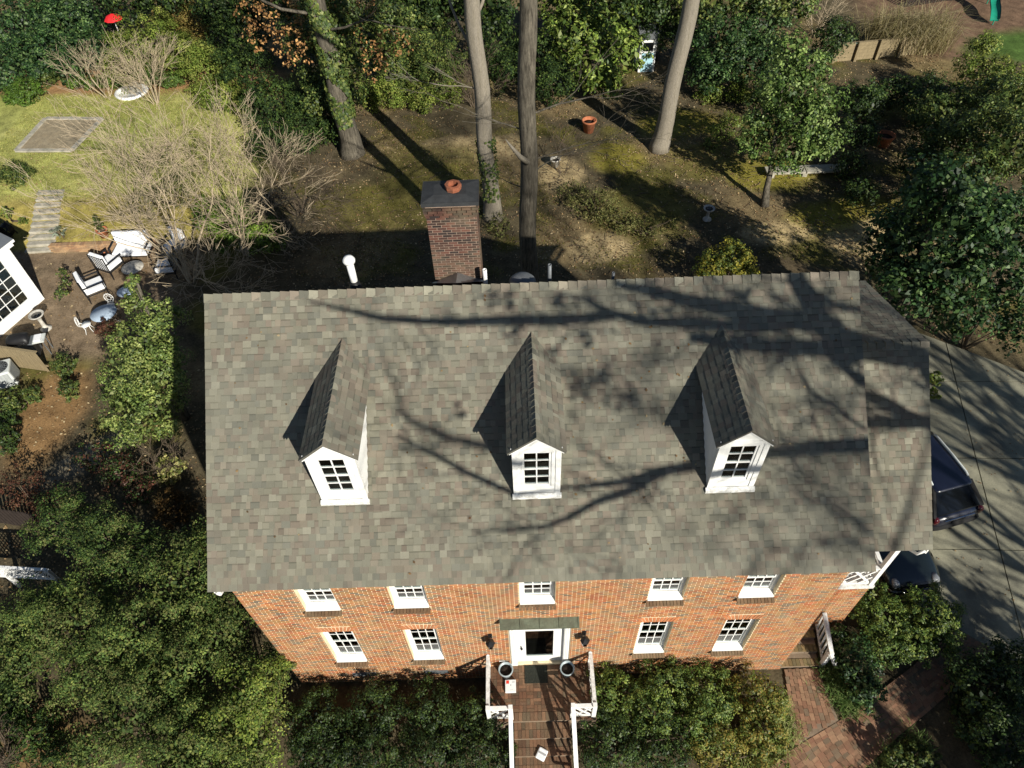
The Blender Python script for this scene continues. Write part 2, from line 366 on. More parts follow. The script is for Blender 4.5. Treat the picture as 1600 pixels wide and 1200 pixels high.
# main roof decks
uz = Vector((0, (RY+OV)/LS, (HR-HE)/LS)); un = Vector((0, -uz.z, uz.y))
bm_ = MB(); th = .05
for sgn in (0, 1):
    ye = -OV if sgn == 0 else YB
    e = [(-SL, ye, HE), (HW+SL, ye, HE), (HW+SL, RY, HR), (-SL, RY, HR)]
    lo = [(p[0], p[1], p[2]-th) for p in e]
    bm_.add(e+lo, [(0,1,2,3),(7,6,5,4),(0,4,5,1),(1,5,6,2),(3,7,4,0)])
deckm = mat('roof_deck', srgb(92,90,82), rough=.95, var=.2, bump=.2)
roof = bm_.build('roof', deckm, house)
mb = MB(); ROWS = 44; EXP = LS/ROWS
dorm = [2.85, 7.10, 11.35]
def skipd(r, x, x2): return False
sing_rows = (0, 1, 2, 3)
cnt = [0]
def single(r, x, x2):
    if r in sing_rows and cnt[0] < 300: cnt[0] += 1; return True
    return False
shingles(mb, (-SL-.01, -OV-.02*uz.y, HE-.02*uz.z), (1,0,0), uz, un, ROWS, EXP, lambda s: (0, HW+2*SL+.02), single)
LB_ = math.hypot(YB-RY, HR-HE); uzb = Vector((0, (RY-YB)/LB_, (HR-HE)/LB_)); unb = Vector((0, uzb.z, -uzb.y))
shingles(mb, (HW+SL+.01, YB, HE), (-1,0,0), uzb, unb, 38, LB_/38, lambda s: (0, HW+2*SL+.02), None, 1, (.2,.5))
ridge_caps(mb, (-SL-.015, RY, HR), (1,0,0), HW+2*SL+.03, (0,-uz.y,-uz.z), (0,-uzb.y,-uzb.z), .215, .19)
mb.build('shingles', M['shingle'], roof, col=True, kind='stuff')
# separate shingles on the courses nearest the eave
sm_ = bpy.data.meshes.new('shingle'); 
sm_.from_pydata([(0,0,0),(1,0,0),(1,1,0),(0,1,0),(0,0,1),(1,0,1),(1,1,.35),(0,1,.35)], [], [(4,5,6,7),(0,1,5,4),(1,2,6,5),(3,0,4,7)]); sm_.materials.append(M['shingle_o'])
rx_ = math.atan2(uz.z, uz.y)
for o_, e1, e2, n_, h, c in SINGLES: piece('shingle', sm_, roof, o_, (e1.length, e2.length, h+.005), (rx_, 0, 0), c)
# fascia, gutters ends and rake boards
fb = MB(); fb.box((-SL+.03, -OV+.2, HE-.30), (HW+SL-.03, -OV+.22, HE-.055)); fb.box((-SL+.03, -OV+.2, HE-.33), (HW+SL-.03, .02, HE-.305))
for xx in (-SL+.04, HW+SL-.07):
    for s_ in (0, 1):
        y0, y1 = (-OV, RY) if s_ == 0 else (YB, RY)
        fb.obox((xx, y0+(.06 if s_ == 0 else -.06), HE-.26), (.03,0,0), (0, y1-y0, HR-HE), (0,0,.2))
fb.build('fascia', M['white'], house)
dp = MB(); dp.tube([(-.12,-OV+.05,HE-.2),(-.12,-OV+.09,HE-.36),(-.12,-.1,HE-.42),(-.12,.3,HE-.5),(-.08,.34,.1)], .045, 8); dp.build('downpipe', M['white'], house)
# ---- brick wall
BK = [srgb(170,114,74), srgb(178,120,76), srgb(162,104,68), srgb(166,124,82), srgb(150,94,66), srgb(172,124,90), srgb(134,112,90), srgb(116,104,90), srgb(168,102,72), srgb(158,120,80)]
BL, BH, CZ, CX = .195, .0525, .0677, .213
WX = [1.84, 4.0, 7.05, 10.13, 12.32]; WHALF = .425
UP_Z = (5.20, 6.62); LO_Z = (1.70, 3.84)
openings = [(x-WHALF, x+WHALF, *UP_Z) for x in WX] + [(x-WHALF, x+WHALF, *LO_Z) for x in (WX[0], WX[1], WX[3], WX[4])]
openings.append((6.28, 7.92, .97, 4.25))
arches = [(x-WHALF, x+WHALF, LO_Z[1], LO_Z[1]+.27) for x in (WX[0], WX[1], WX[3], WX[4])]
sillb = [(x0-.03, x1+.03, z0-.10, z0) for (x0, x1, z0, z1) in openings[:9]]
holes = openings + arches + sillb
wallp = MB(); WB = MB(); BS = []
def brick_courses(x0, x1, z0, z1, y, holes, mbk, single=None, ax='x', sgn=-1, proud=.007):
    """running bond on a vertical plane; ax 'x': plane y=const facing sgn*y ; ax 'y': plane x=const facing sgn*x"""
    n = int((z1-z0)/CZ)
    for r in range(n):
        za = z0+r*CZ; zb = za+BH; x = x0-(CX/2 if r % 2 else 0)
        while x < x1:
            spans = [(max(x, x0), min(x+BL, x1))]; x += CX
            for (h0, h1, k0, k1) in holes:
                if zb > k0+.01 and za < k1-.01:
                    ns = []
                    for a, b in spans:
                        if b <= h0 or a >= h1: ns.append((a, b))
                        else:
                            if a < h0-.02: ns.append((a, h0-.008))
                            if b > h1+.02: ns.append((h1+.008, b))
                    spans = ns
            for a, b in spans:
                if b-a < .015: continue
                c = shade(random.choice(BK), random.uniform(.82, 1.12)); pr = proud+random.uniform(-.002, .002)
                if single and b-a > .19 and single(za, a): BS.append((a, b, za, zb, c)); continue
                if ax == 'x':
                    A, B_ = (a, y+sgn*pr, za), (b, y+.01*(-sgn), zb); lo = (a, min(A[1],B_[1]), za); hi = (b, max(A[1],B_[1]), zb)
                    mbk.box(lo, hi, c, skip=('k',) if sgn < 0 else ('f',))
                else:
                    ya = sorted((y+sgn*pr, y-.01*sgn)); mbk.box((ya[0], a, za), (ya[1], b, zb), c, skip=('l',) if sgn > 0 else ('r',))
# backing (mortar) with openings: build as strips
def backing(mb, x0, x1, z0, z1, holes, y0, y1):
    xs = sorted({x0, x1, *[h[0] for h in holes], *[h[1] for h in holes]}); zs = sorted({z0, z1, *[h[2] for h in holes], *[h[3] for h in holes]})
    for i in range(len(xs)-1):
        for j in range(len(zs)-1):
            cx, cz = (xs[i]+xs[i+1])/2, (zs[j]+zs[j+1])/2
            if any(h[0] < cx < h[1] and h[2] < cz < h[3] for h in holes): continue
            mb.box((xs[i], y0, zs[j]), (xs[i+1], y1, zs[j+1]), skip=())
backing(wallp, 0, HW, 0, HE-.15, openings, 0, .25)
wallp.box((0, .26, 0), (.25, DEPTH, HE-.15)); wallp.box((HW-.25, .26, 0), (HW, DEPTH, HE-.15)); wallp.box((0, DEPTH-.25+.251, 0), (HW, DEPTH+.25, HE-.15))
for xx in (.0, HW-.25):                                           # gable triangles
    wallp.add([(xx,.02,HE-.15),(xx,DEPTH-.02,HE-.15),(xx,RY,HR-.3),(xx+.25,.02,HE-.15),(xx+.25,DEPTH-.02,HE-.15),(xx+.25,RY,HR-.3)],
              [(0,1,2),(5,4,3),(0,3,4,1),(1,4,5,2),(2,5,3,0)])
wall = wallp.build('wall', M['mortar'], house)
nb = [0]
def bsingle(z, x):
    if 5.35 < z < 6.4 and (2.3 < x < 3.5 or 4.5 < x < 6.5 or 7.6 < x < 9.6) and nb[0] < 300: nb[0] += 1; return True
    return False
brick_courses(0.004, HW-.004, .02, HE-.2, 0, holes, WB, bsingle)
brick_courses(.05, DEPTH, .02, HE-.2, HW, [], WB, None, 'y', 1)
brick_courses(.05, DEPTH, .02, HE-.2, 0, [], WB, None, 'y', -1)
# splayed flat arches and rowlock sills
for (x0, x1, z0, z1) in arches:
    n = 11; mid = (x0+x1)/2
    for i in range(n):
        a0 = x0-.02+(x1-x0+.04)*i/n; a1 = x0-.02+(x1-x0+.04)*(i+1)/n-.018; k = 1.3
        t0 = mid+(a0-mid)*k; t1 = mid+(a1-mid)*k; c = shade(srgb(186,118,78), random.uniform(.8,1.1))
        vs = [(a0,-.012,z0+.004),(a1,-.012,z0+.004),(t1,-.012,z1-.004),(t0,-.012,z1-.004),(a0,.02,z0+.004),(a1,.02,z0+.004),(t1,.02,z1-.004),(t0,.02,z1-.004)]
        WB.add(vs, [(0,1,2,3),(3,2,6,7),(0,4,5,1),(1,5,6,2),(4,0,3,7)], c)
for (x0, x1, z0, z1) in sillb:
    n = 11
    for i in range(n):
        a0 = x0+(x1-x0)*i/n; a1 = x0+(x1-x0)*(i+1)/n-.011
        WB.obox((a0,-.13,z0-.02),(a1-a0,0,0),(0,.15,.045),(0,-.0,.072), shade(srgb(112,88,66), random.uniform(.7,1.1)))
WB.build('bricks', M['brick'], wall, col=True, kind='stuff')
bkm = bpy.data.meshes.new('brick'); bmt = MB().box((0,0,0),(1,1,1), skip=('k',)); bkm.from_pydata(bmt.v, [], bmt.f); bkm.materials.append(M['brick_o'])
for a, b, za, zb, c in BS: piece('brick', bkm, wall, (a, -.008, za), (b-a, .02, zb-za), None, c)
# ---- windows: casing, sashes with muntins, panes, sill, blind
def window(x0, x1, z0, z1, rows, y=0, blind=.5, parent=house, cols=3, dim=M['dark']):
    f = MB(); cw = .075; yc = y+.115
    f.box((x0+.002, yc, z0), (x0+cw, y+.2, z1)); f.box((x1-cw, yc, z0), (x1-.002, y+.2, z1)); f.box((x0+cw, yc, z1-.06), (x1-cw, y+.2, z1-.002))
    ix0, ix1 = x0+cw, x1-cw; iz0, iz1 = z0+.12, z1-.06; zm = (iz0+iz1)/2
    for (a, b, yy) in ((iz0, zm+.02, y+.17), (zm-.02, iz1, y+.14)):
        f.box((ix0, yy, a), (ix0+.045, yy+.035, b)); f.box((ix1-.045, yy, a), (ix1, yy+.035, b))
        f.box((ix0+.045, yy+.001, a), (ix1-.045, yy+.036, a+.05)); f.box((ix0+.045, yy+.001, b-.04), (ix1-.045, yy+.036, b))
    fr = f.build('window', M['white'], parent)
    for (a, b, yy) in ((iz0+.05, zm-.02, y+.17), (zm+.03, iz1-.04, y+.14)):
        px0, px1 = ix0+.045, ix1-.045; mu = MB(); pw = (px1-px0)/cols; ph = (b-a)/rows
        for k in range(1, cols): mu.box((px0+pw*k-.012, yy-.002, a), (px0+pw*k+.012, yy+.03, b))
        for k in range(1, rows): mu.box((px0, yy+.002, a+ph*k-.012), (px1, yy+.028, a+ph*k+.012))
        mu.build('muntins', M['white'], fr)
        for i in range(cols):
            for j in range(rows):
                g = MB().box((px0+pw*i+.008, yy+.010, a+ph*j+.008), (px0+pw*(i+1)-.008, yy+.016, a+ph*(j+1)-.008))
                g.build('pane', M['glass'], fr)
    s = MB(); s.add([(x0+.004,y-.03,z0+.0),(x1-.004,y-.03,z0+.0),(x1-.004,y+.16,z0+.0),(x0+.004,y+.16,z0+.0),(x0+.004,y-.03,z0+.035),(x1-.004,y-.03,z0+.035),(x1-.004,y+.16,z0+.118),(x0+.004,y+.16,z0+.118)],
          [(4,5,6,7),(0,1,5,4),(2,3,7,6),(3,0,4,7),(1,2,6,5),(0,3,2,1)]); s.build('sill', M['white'], fr)
    d = MB(); d.box((x0+.01, y+.9, z0), (x1-.01, y+.93, z1)); d.box((x0+.002, y+.251, z0), (x0+.02, y+.9, z1)); d.box((x1-.02, y+.251, z0), (x1-.002, y+.9, z1)); d.box((x0+.02, y+.251, z0), (x1-.02, y+.9, z0+.02)); d.box((x0+.02,y+.251,z1-.02),(x1-.02,y+.9,z1)); d.build('room_behind', dim, fr)
    if blind > 0:
        b = MB(); zz = z0+.1; n = 0
        while zz < z0+.1+(z1-z0-.2)*blind:
            b.box((ix0+.05, y+.235, zz), (ix1-.05, y+.245, zz+.052)); zz += .06
        b.build('blind', M['curtain'], fr)
    return fr
for i, x in enumerate(WX): window(x-WHALF, x+WHALF, *UP_Z, 2, blind=(1, .6, 1, .7, .6)[i])
for i, x in enumerate((WX[0], WX[1], WX[3], WX[4])): window(x-WHALF, x+WHALF, *LO_Z, 3 if False else 2, blind=(.5,.45,.75,.7)[i])
# basement vents
for x in (2.0, 4.1):
    v = MB(); v.box((x-.34,-.035,.55),(x+.34,-.0,.78)); 
    for k in range(4): v.box((x-.3,-.045,.58+k*.045),(x+.3,-.036,.6+k*.045))
    v.build('foundation_vent', M['greymetal'], house)
# ---- entrance: surround, storm door, hood
e = MB()
e.box((6.284,.06,.975),(6.47,.2,4.2)); e.box((7.73,.06,.975),(7.916,.2,4.2)); e.box((6.47,.07,3.6),(7.73,.2,4.2))
e.box((6.30,.0,.975),(6.45,.058,4.0)); e.box((7.75,.0,.975),(7.90,.058,4.0))
for k in range(3): e.box((6.32+k*.04,-.012,1.15),(6.34+k*.04,-.001,3.9)); e.box((7.77+k*.04,-.012,1.15),(7.79+k*.04,-.001,3.9))
e.box((6.284,-.02,.975),(6.468,-.0005+.0,1.12)); e.box((7.732,-.02,.975),(7.916,-.0005,1.12))
e.box((6.2,-.18,4.02),(8.0,.0,4.17)); ent = e.build('door_surround', M['white'], house, bevel=.006)
d = MB(); d.box((6.475,.10,.985),(6.72,.15,3.56)); d.box((7.47,.10,.985),(7.725,.15,3.56)); d.box((6.72,.10,.985),(7.47,.15,1.36)); d.box((6.72,.10,3.2),(7.47,.15,3.56))
door = d.build('storm_door', M['white'], house, bevel=.008)
MB().box((6.725,.12,1.365),(7.465,.128,3.195)).build('pane', M['glass'], door)
b = MB().box((6.7,.35,.98),(7.5,.4,3.5)).box((6.472,.3,.98),(6.53,.5,3.59)).box((7.67,.3,.98),(7.728,.5,3.59)); b.build('inner_door', M['dark'], door)
h = MB()                                                          # pale knocker ornament seen through the storm glass
for (a, c_) in (((6.80,.33,2.9),(6.92,.33,3.05)),((6.92,.33,3.05),(7.04,.33,2.9)),((7.04,.33,2.9),(6.92,.33,2.72)),((6.92,.33,2.72),(6.80,.33,2.9)),((6.80,.33,2.72),(6.92,.33,2.9)),((6.92,.33,2.9),(6.80,.33,3.05))): h.bar(a, c_, .012, .012)
h.build('glazing_bars', M['white'], door)
k = MB(); k.lathe((6.60,.07,2.0),[(.03,0),(.035,.02),(.03,.06)],10); k.bar((6.6,.075,2.08),(6.6,.06,2.22),.02,.02); k.build('handle', M['iron'], door)
h = MB(); h.add([(6.09,0,4.33),(8.09,0,4.33),(8.09,-.24,4.235),(6.09,-.24,4.235),(6.09,0,4.26),(8.09,0,4.26),(8.09,-.24,4.175),(6.09,-.24,4.175)],
      [(3,2,1,0),(4,5,6,7),(7,6,2,3),(0,4,7,3),(6,5,1,2)])
for xx in (6.09, 6.6, 7.09, 7.58, 8.06): h.add([(xx,0,4.332),(xx+.025,0,4.332),(xx+.025,-.24,4.237),(xx,-.24,4.237),(xx,0,4.35),(xx+.025,0,4.35),(xx+.025,-.24,4.255),(xx,-.24,4.255)],[(7,6,5,4),(3,2,6,7),(0,3,7,4),(1,5,6,2)])
h.build('door_hood', M['copper'], house)
for i, x in enumerate((5.80, 8.27)):
    l = thing('wall_lantern', 'black carriage lantern on the brick wall left of the white front door' if i == 0 else 'black carriage lantern on the brick wall right of the white front door', 'lantern', (x, -.02, 3.1), 'carriage lanterns beside the door')
    MB().box((x-.05,-.03,3.12),(x+.05,-.008,3.4)).tube([(x,-.03,3.3),(x,-.14,3.42),(x,-.22,3.38)],.014,6).build('bracket', M['iron'], l)
    MB().lathe((x,-.22,3.0),[(.05,0),(.085,.05),(.10,.27),(.13,.29),(.05,.38),(.02,.42)],6,smooth=False).build('lamp_body', M['iron'], l)
    MB().lathe((x,-.22,3.06),[(.088,0),(.101,.2)],6,smooth=False).build('lamp_glass', M['glass'], l)
# ---- dormers
DZR, DZE, DYF = 10.42, 9.90, 1.14
for di, cx in enumerate(dorm):
    hw, yw, wz = .50, 1.21, 9.93
    w = MB(); zb = rz(yw)
    wz0, wz1 = 8.52, 9.80; ox = .31
    yB = lambda z: -OV + (z-HE)/TS
    # front wall in strips round the opening
    for (a, b, c_, d_) in ((cx-hw, cx-ox, zb-.05, wz), (cx+ox, cx+hw, zb-.05, wz), (cx-ox, cx+ox, zb-.05, wz0), (cx-ox, cx+ox, wz1, wz)):
        w.box((a, yw, c_), (b, yw+.1, d_))
    w.add([(cx-hw,yw+.002,wz),(cx+hw,yw+.002,wz),(cx,yw+.002,DZR-.06),(cx-hw,yw+.1,wz),(cx+hw,yw+.1,wz),(cx,yw+.1,DZR-.06)],[(0,1,2),(5,4,3),(0,2,5,3),(1,4,5,2)])
    for s_ in (-1, 1):
        xs = cx+s_*hw; xi = xs-s_*.06
        pts = [(yw+.1, zb-.03), (yw+.1, wz), (yB(wz)+.02, wz)]
        o_ = [(xs,*p) for p in pts] + [(xi,*p) for p in pts]
        w.add(o_, [(0,1,2) if s_ < 0 else (2,1,0), (5,4,3), (0,3,4,1), (1,4,5,2)])
        for k in range(1, 14):                                    # clapboards on the cheeks
            z_ = zb+.115*k
            if z_ > wz-.03: break
            ya, yb_ = yw+.1, max(yw+.1, yB(z_)-.03)
            w.add([(xs+s_*.001,ya,z_),(xs+s_*.001,yb_,z_),(xs+s_*.014,yb_,z_),(xs+s_*.014,ya,z_),(xs+s_*.001,ya,z_+.1),(xs+s_*.001,yb_+.1,z_+.1)],[(0,1,2,3),(3,2,5,4)])
        # corner board and rake trim
        w.box((min(xs-s_*.10,xs+s_*.012), yw-.018, zb-.03), (max(xs-s_*.10,xs+s_*.012), yw-.0005, wz-.01))
        w.obox((cx, yw-.05, DZR-.13), (s_*.56,0,-.48), (0,.045,0), (0,0,.10))
    w.box((cx-hw-.03,yw-.03,wz-.03),(cx+hw+.03,yw-.001,wz+.05))
    dm = w.build('dormer', M['white'], house)
    # window: two sashes of 2x2
    f = MB(); x0, x1 = cx-ox, cx+ox
    f.box((x0+.002,yw+.02,wz0),(x0+.05,yw+.09,wz1)); f.box((x1-.05,yw+.02,wz0),(x1-.002,yw+.09,wz1)); f.box((x0+.05,yw+.02,wz1-.045),(x1-.05,yw+.09,wz1-.002)); f.box((x0+.05,yw+.02,wz0+.002),(x1-.05,yw+.09,wz0+.07))
    zm = (wz0+wz1)/2
    f.box((x0+.05,yw+.03,zm-.025),(x1-.05,yw+.085,zm+.025)); f.box((cx-.014,yw+.032,wz0+.07),(cx+.014,yw+.075,zm-.025)); f.box((cx-.014,yw+.032,zm+.025),(cx+.014,yw+.075,wz1-.045))
    for (a, b) in ((wz0+.07, zm-.025), (zm+.025, wz1-.045)): f.box((x0+.05,yw+.034,(a+b)/2-.013),(x1-.05,yw+.073,(a+b)/2+.013))
    f.build('window_frame', M['white'], dm)
    for (a, b) in ((wz0+.07, zm-.025), (zm+.025, wz1-.045)):
        for (p, q) in ((x0+.05, cx-.014), (cx+.014, x1-.05)):
            for (r, t) in ((a, (a+b)/2-.013), ((a+b)/2+.013, b)):
                MB().box((p+.003,yw+.045,r+.003),(q-.003,yw+.051,t-.003)).build('pane', M['glass'], dm)
    rm = MB().box((x0-.1,yw+.75,wz0-.05),(x1+.1,yw+.8,wz1+.05)).box((x0-.1,yw+.11,wz0-.05),(x0-.05,yw+.75,wz1)).box((x1+.05,yw+.11,wz0-.05),(x1+.1,yw+.75,wz1)).box((x0-.05,yw+.11,wz0-.08),(x1+.05,yw+.75,wz0-.04))
    rm.build('room_behind', M['dark'], dm)
    if di == 0: MB().box((x0+.04,yw+.105,zm-.12),(x0+.30,yw+.115,wz1+.02)).build('orange_glow_panel', M['orangeglow'], dm)  # orange panel painted in for the glow reflected in the upper panes
    MB().box((cx+.12,yw+.3,wz0+.12),(cx+.16,yw+.34,wz0+.32)).build('candle', M['plastic_w'], dm)
    s = MB(); s.add([(cx-hw-.04,yw-.09,zb-.06),(cx+hw+.04,yw-.09,zb-.06),(cx+hw+.04,yw-.02,zb+.0),(cx-hw-.04,yw-.02,zb+.0),(cx-hw-.04,yw-.09,zb+.035),(cx+hw+.04,yw-.09,zb+.035),(cx+hw+.04,yw-.021,zb+.075),(cx-hw-.04,yw-.021,zb+.075)],
        [(0,3,2,1),(4,5,6,7),(0,1,5,4),(2,3,7,6),(3,0,4,7),(1,2,6,5)]); s.build('sill', M['whiteold'], dm)
    # dormer roof with its own shingles
    dk = MB(); ew = .60; yR, yE = yB(DZR), yB(DZE)
    for s_ in (-1, 1):
        A = [(cx,DYF,DZR),(cx+s_*ew,DYF,DZE),(cx+s_*ew,yE+.02,DZE),(cx,yR+.02,DZR)]; B_ = [(p[0],p[1],p[2]-.07) for p in A]
        dk.add(A+B_, [(0,1,2,3) if s_ < 0 else (3,2,1,0),(4,5,6,7),(0,4,5,1),(1,5,6,2)])
    dro = dk.build('dormer_roof', deckm, dm)
    sh = MB(); L_ = math.hypot(ew, DZR-DZE)
    for s_ in (-1, 1):
        vv = Vector((-s_*ew, 0, DZR-DZE))/L_; nn = Vector((s_*(DZR-DZE), 0, ew))/L_
        if s_ < 0: shingles(sh, (cx-ew-.012, DYF-.012, DZE-.01), (0,1,0), vv, nn, 5, L_/5, lambda s: (0, yE-DYF+(yR-yE)*s/L_+.03), tk_=.3, sides=False)
        else: shingles(sh, (cx+ew+.012, DYF-.012, DZE-.01), (0,1,0), vv, nn, 5, L_/5, lambda s: (0, yE-DYF+(yR-yE)*s/L_+.03), tk_=.3, sides=False)
    ridge_caps(sh, (cx,DYF-.015,DZR), (0,1,0), yR-DYF, (-.75,0,-.65), (.75,0,-.65), .16, .12, 1., .4)
    sh.build('dormer_shingles', M['shingle'], dm, col=True, kind='stuff')
# ---- chimney with corbelled cap, clay pot
ch = MB(); CX0, CX1, CY0, CY1, CZ1 = 4.87, 5.98, 5.85, 6.55, 12.62
ch.box((CX0,CY0,8.5),(CX1,CY1,CZ1)); chim = ch.build('chimney', mat('chimney_mortar', srgb(138,120,106), rough=.95, var=.3, scale=3, fine=40, bump=.3), house)
CK = [srgb(90,62,54), srgb(74,54,48), srgb(98,66,56), srgb(64,50,46), srgb(54,46,44)]  # weathered brick, with branch shadow also put into these dark tones
def chim_brick(x0, x1, y0, y1, za, zb, out=0):
    piece('brick', bkc, chim, (x0, y0, za), (x1-x0, y1-y0, zb-za), None, shade(random.choice(CK), random.uniform(.75,1.1)*(1 if za < 12 else .9)))
bkc = bpy.data.meshes.new('chimney_brick'); t_ = MB().box((0,0,0),(1,1,1)); bkc.from_pydata(t_.v, [], t_.f); bkc.materials.append(M['brick_o'])
CB = MB()
for r in range(int((CZ1-10.2)/CZ)):
    za = 10.2+r*CZ; o_ = .0 if za < CZ1-.36 else min(.05, .018*(1+int((za-CZ1+.36)/CZ)))
    x = CX0-o_-(CX/2 if r % 2 else 0)
    while x < CX1+o_:
        a, b = max(x, CX0-o_), min(x+BL, CX1+o_); x += CX
        if b-a > .02: chim_brick(a, b, CY0-o_-.008, CY0+.09, za, za+BH)
    for (xs, sg) in ((CX0-o_, -1), (CX1+o_, 1)):
        y = CY0+.1-(CX/2 if r % 2 else 0)
        while y < CY1:
            a, b = max(y, CY0+.1), min(y+BL, CY1); y += CX
            if b-a > .02: CB.box((min(xs-sg*.09-o_*sg, xs+sg*.008), a, za), (max(xs-sg*.09-o_*sg, xs+sg*.008), b, za+BH), shade(random.choice(CK), random.uniform(.8,1.1)))
CB.build('side_bricks', M['brick'], chim, col=True, kind='stuff')
cp = MB(); cp.box((CX0-.07,CY0-.07,CZ1),(CX1+.07,CY1+.07,CZ1+.10)); cp.add([(CX0-.05,CY0-.05,CZ1+.1),(CX1+.05,CY0-.05,CZ1+.1),(CX1+.05,CY1+.05,CZ1+.1),(CX0-.05,CY1+.05,CZ1+.1),(CX0+.2,CY0+.15,CZ1+.16),(CX1-.2,CY0+.15,CZ1+.16),(CX1-.2,CY1-.15,CZ1+.16),(CX0+.2,CY1-.15,CZ1+.16)],[(4,5,6,7),(0,1,5,4),(2,3,7,6),(3,0,4,7),(1,2,6,5)])
cp.build('chimney_cap', mat('dark_cement', (.03,.032,.034), rough=.8, var=.3, bump=.3), chim)
MB().lathe((5.50,6.2,CZ1+.14),[(.17,-.06),(.175,.05),(.185,.07),(.185,.14),(.12,.145),(.12,.05)],8,smooth=False).build('chimney_pot', mat('dull_clay', srgb(140,84,60), rough=.9, var=.3, scale=8, bump=.2, tint=srgb(90,64,52), tscale=6, tamt=.7), chim)  # dull terracotta with darker patches
ck = MB(); ck.add([(CX0-.1,CY0-.02,10.42),(CX1+.1,CY0-.02,10.42),(5.42,RY+.25,10.95),(5.42,CY0-.02,10.72)],[(0,3,2),(3,1,2),(0,1,3)]); ck.build('cricket', M['flash'], chim)
# ---- roof penetrations
pv = thing('vent_flue', 'white flue pipe with a round mushroom cap standing behind the roof ridge', 'vent', (3.03,5.5,10.6))
MB().lathe((3.03,5.5,10.6),[(.085,0),(.085,.82)],14).build('pipe', M['plastic_w'], pv); MB().lathe((3.03,5.5,11.40),[(.06,0),(.14,.03),(.145,.09),(.10,.16),(.03,.19)],18).build('cap', M['white'], pv); MB().lathe((3.03,5.5,10.52),[(.2,0),(.19,.02),(.095,.35)],14).build('shadow_boot', M['iron'], pv)  # black sleeve doubles as painted shadow on the pipe's lower half
def vpipe(x, y, r, h, label, m):
    o = MB().lathe((x,y,10.3),[(r,0),(r,h),(r*.75,h),(r*.75,h-.1)],10).build('vent_pipe', m, None, (x,y,10.3)); tag(o, label, 'vent')
vpipe(6.08,5.55,.05,.72,'short white plumbing vent just right of the chimney', M['plastic_w'])
vpipe(7.58,5.45,.045,.88,'slim grey plumbing vent behind the middle of the roof ridge', M['pipe'])
vpipe(9.05,5.4,.035,.62,'tiny grey plumbing vent nearest the right end of the roof ridge', M['pipe'])
MB_ = MB().lathe((6.95,5.6,10.5),[(.32,0),(.32,.08),(.26,.15),(.16,.2),(.05,.22)],20)
tag(MB_.build('roof_ventilator', M['pipe'], None, (6.95,5.6,10.5)), 'low round metal ventilator dome behind the roof ridge', 'vent')
# ---- side wing: brick below, open porch with white rails above, its own roof
WXR, WYF, WYR, WZR, WZE, WRO = 16.72, 1.12, 4.62, 9.03, 5.66, 16.2
wg = MB(); wg.box((HW+.001, WYF, 0), (WRO, 7.9, 3.05)); wing = wg.build('wing_wall', M['mortar'], house)
wb = MB(); brick_courses(HW+.01, WRO, .02, 3.0, WYF, [(14.35,15.25,.6,2.6)], wb); brick_courses(WYF, 7.9, .02, 3.0, WRO, [], wb, None, 'y', 1)
wb.build('wing_bricks', M['brick'], wing, col=True, kind='stuff')
MB().box((14.38,WYF-.05,.6),(15.22,WYF-.012,2.6)).build('side_door', M['white'], house, bevel=.01)
fl = MB().box((HW+.001,WYF-.06,3.052),(WRO+.06,7.9,3.2)); fl.build('porch_floor', M['whiteold'], wing)
up = MB().box((HW+.001,3.3,3.201),(15.9,7.85,7.4)); up.build('porch_back_wall', M['white'], wing)
def chip_rail(mb, a, b, h, up0=.08, n=2, w=.045):
    """Chippendale panel between posts: top and bottom rail with crossing diagonals; a,b at floor level"""
    a, b = Vector(a), Vector(b); Z_ = Vector((0,0,1))
    mb.bar(a+Z_*up0, b+Z_*up0, w, w); mb.bar(a+Z_*h, b+Z_*h, .10, .05); mb.bar(a+Z_*(h-.12), b+Z_*(h-.12), w, w)
    for i in range(n):
        p, q = a.lerp(b, i/n), a.lerp(b, (i+1)/n)
        mb.bar(p+Z_*up0, q+Z_*(h-.12), w*.8, w); mb.bar(p+Z_*(h-.12), q+Z_*up0, w*.78, w*.98)
        m_ = p.lerp(q, .5); mb.bar(m_+Z_*up0, q+Z_*((h-.12+up0)/2), w*.7, w*.9); mb.bar(p+Z_*((h-.12+up0)/2), m_+Z_*(h-.12), w*.7, w*.9)
for (x, y) in ((WRO-.05, WYF+.02), (WRO-.05, 3.25)): MB().box((x-.06,y-.06,3.2),(x+.06,y+.06,6.6 if y > 2 else 5.62)).build('porch_post', M['white'], wing)
q = MB(); chip_rail(q, (HW+.03,WYF+.02,3.2), (WRO-.11,WYF+.02,3.2), .95, n=3, w=.06); q.build('porch_rail', M['white'], wing)
q = MB(); chip_rail(q, (WRO-.05,WYF+.08,3.2), (WRO-.05,3.19,3.2), .95, n=2); q.build('porch_rail', M['white'], wing)
# wing roof
LW = math.hypot(WYR-WYF+.25, WZR-WZE); wv = Vector((0, WYR-WYF+.25, WZR-WZE))/LW; wn = Vector((0,-wv.z,wv.y))
WBK = (8.05, WZR-.31*(8.05-WYR)); LB = math.hypot(8.05-WYR, WZR-WBK[1]); bv = Vector((0, WYR-8.05, WZR-WBK[1]))/LB; bn = Vector((0, -bv.z*-1, abs(bv.y)))
yf = WYF-.25
wr = MB(); x0_, x1_ = HW+.002, WXR
for A in ([(x0_,yf,WZE),(x1_,yf,WZE),(x1_,WYR,WZR),(x0_,WYR,WZR)], [(x0_,WYR,WZR),(x1_,WYR,WZR),(x1_,WBK[0],WBK[1]),(x0_,WBK[0],WBK[1])]):
    B_ = [(p[0],p[1],p[2]-.05) for p in A]; wr.add(A+B_, [(0,1,2,3),(7,6,5,4),(0,4,5,1),(1,5,6,2),(2,6,7,3)])
wro = wr.build('wing_roof', deckm, house)
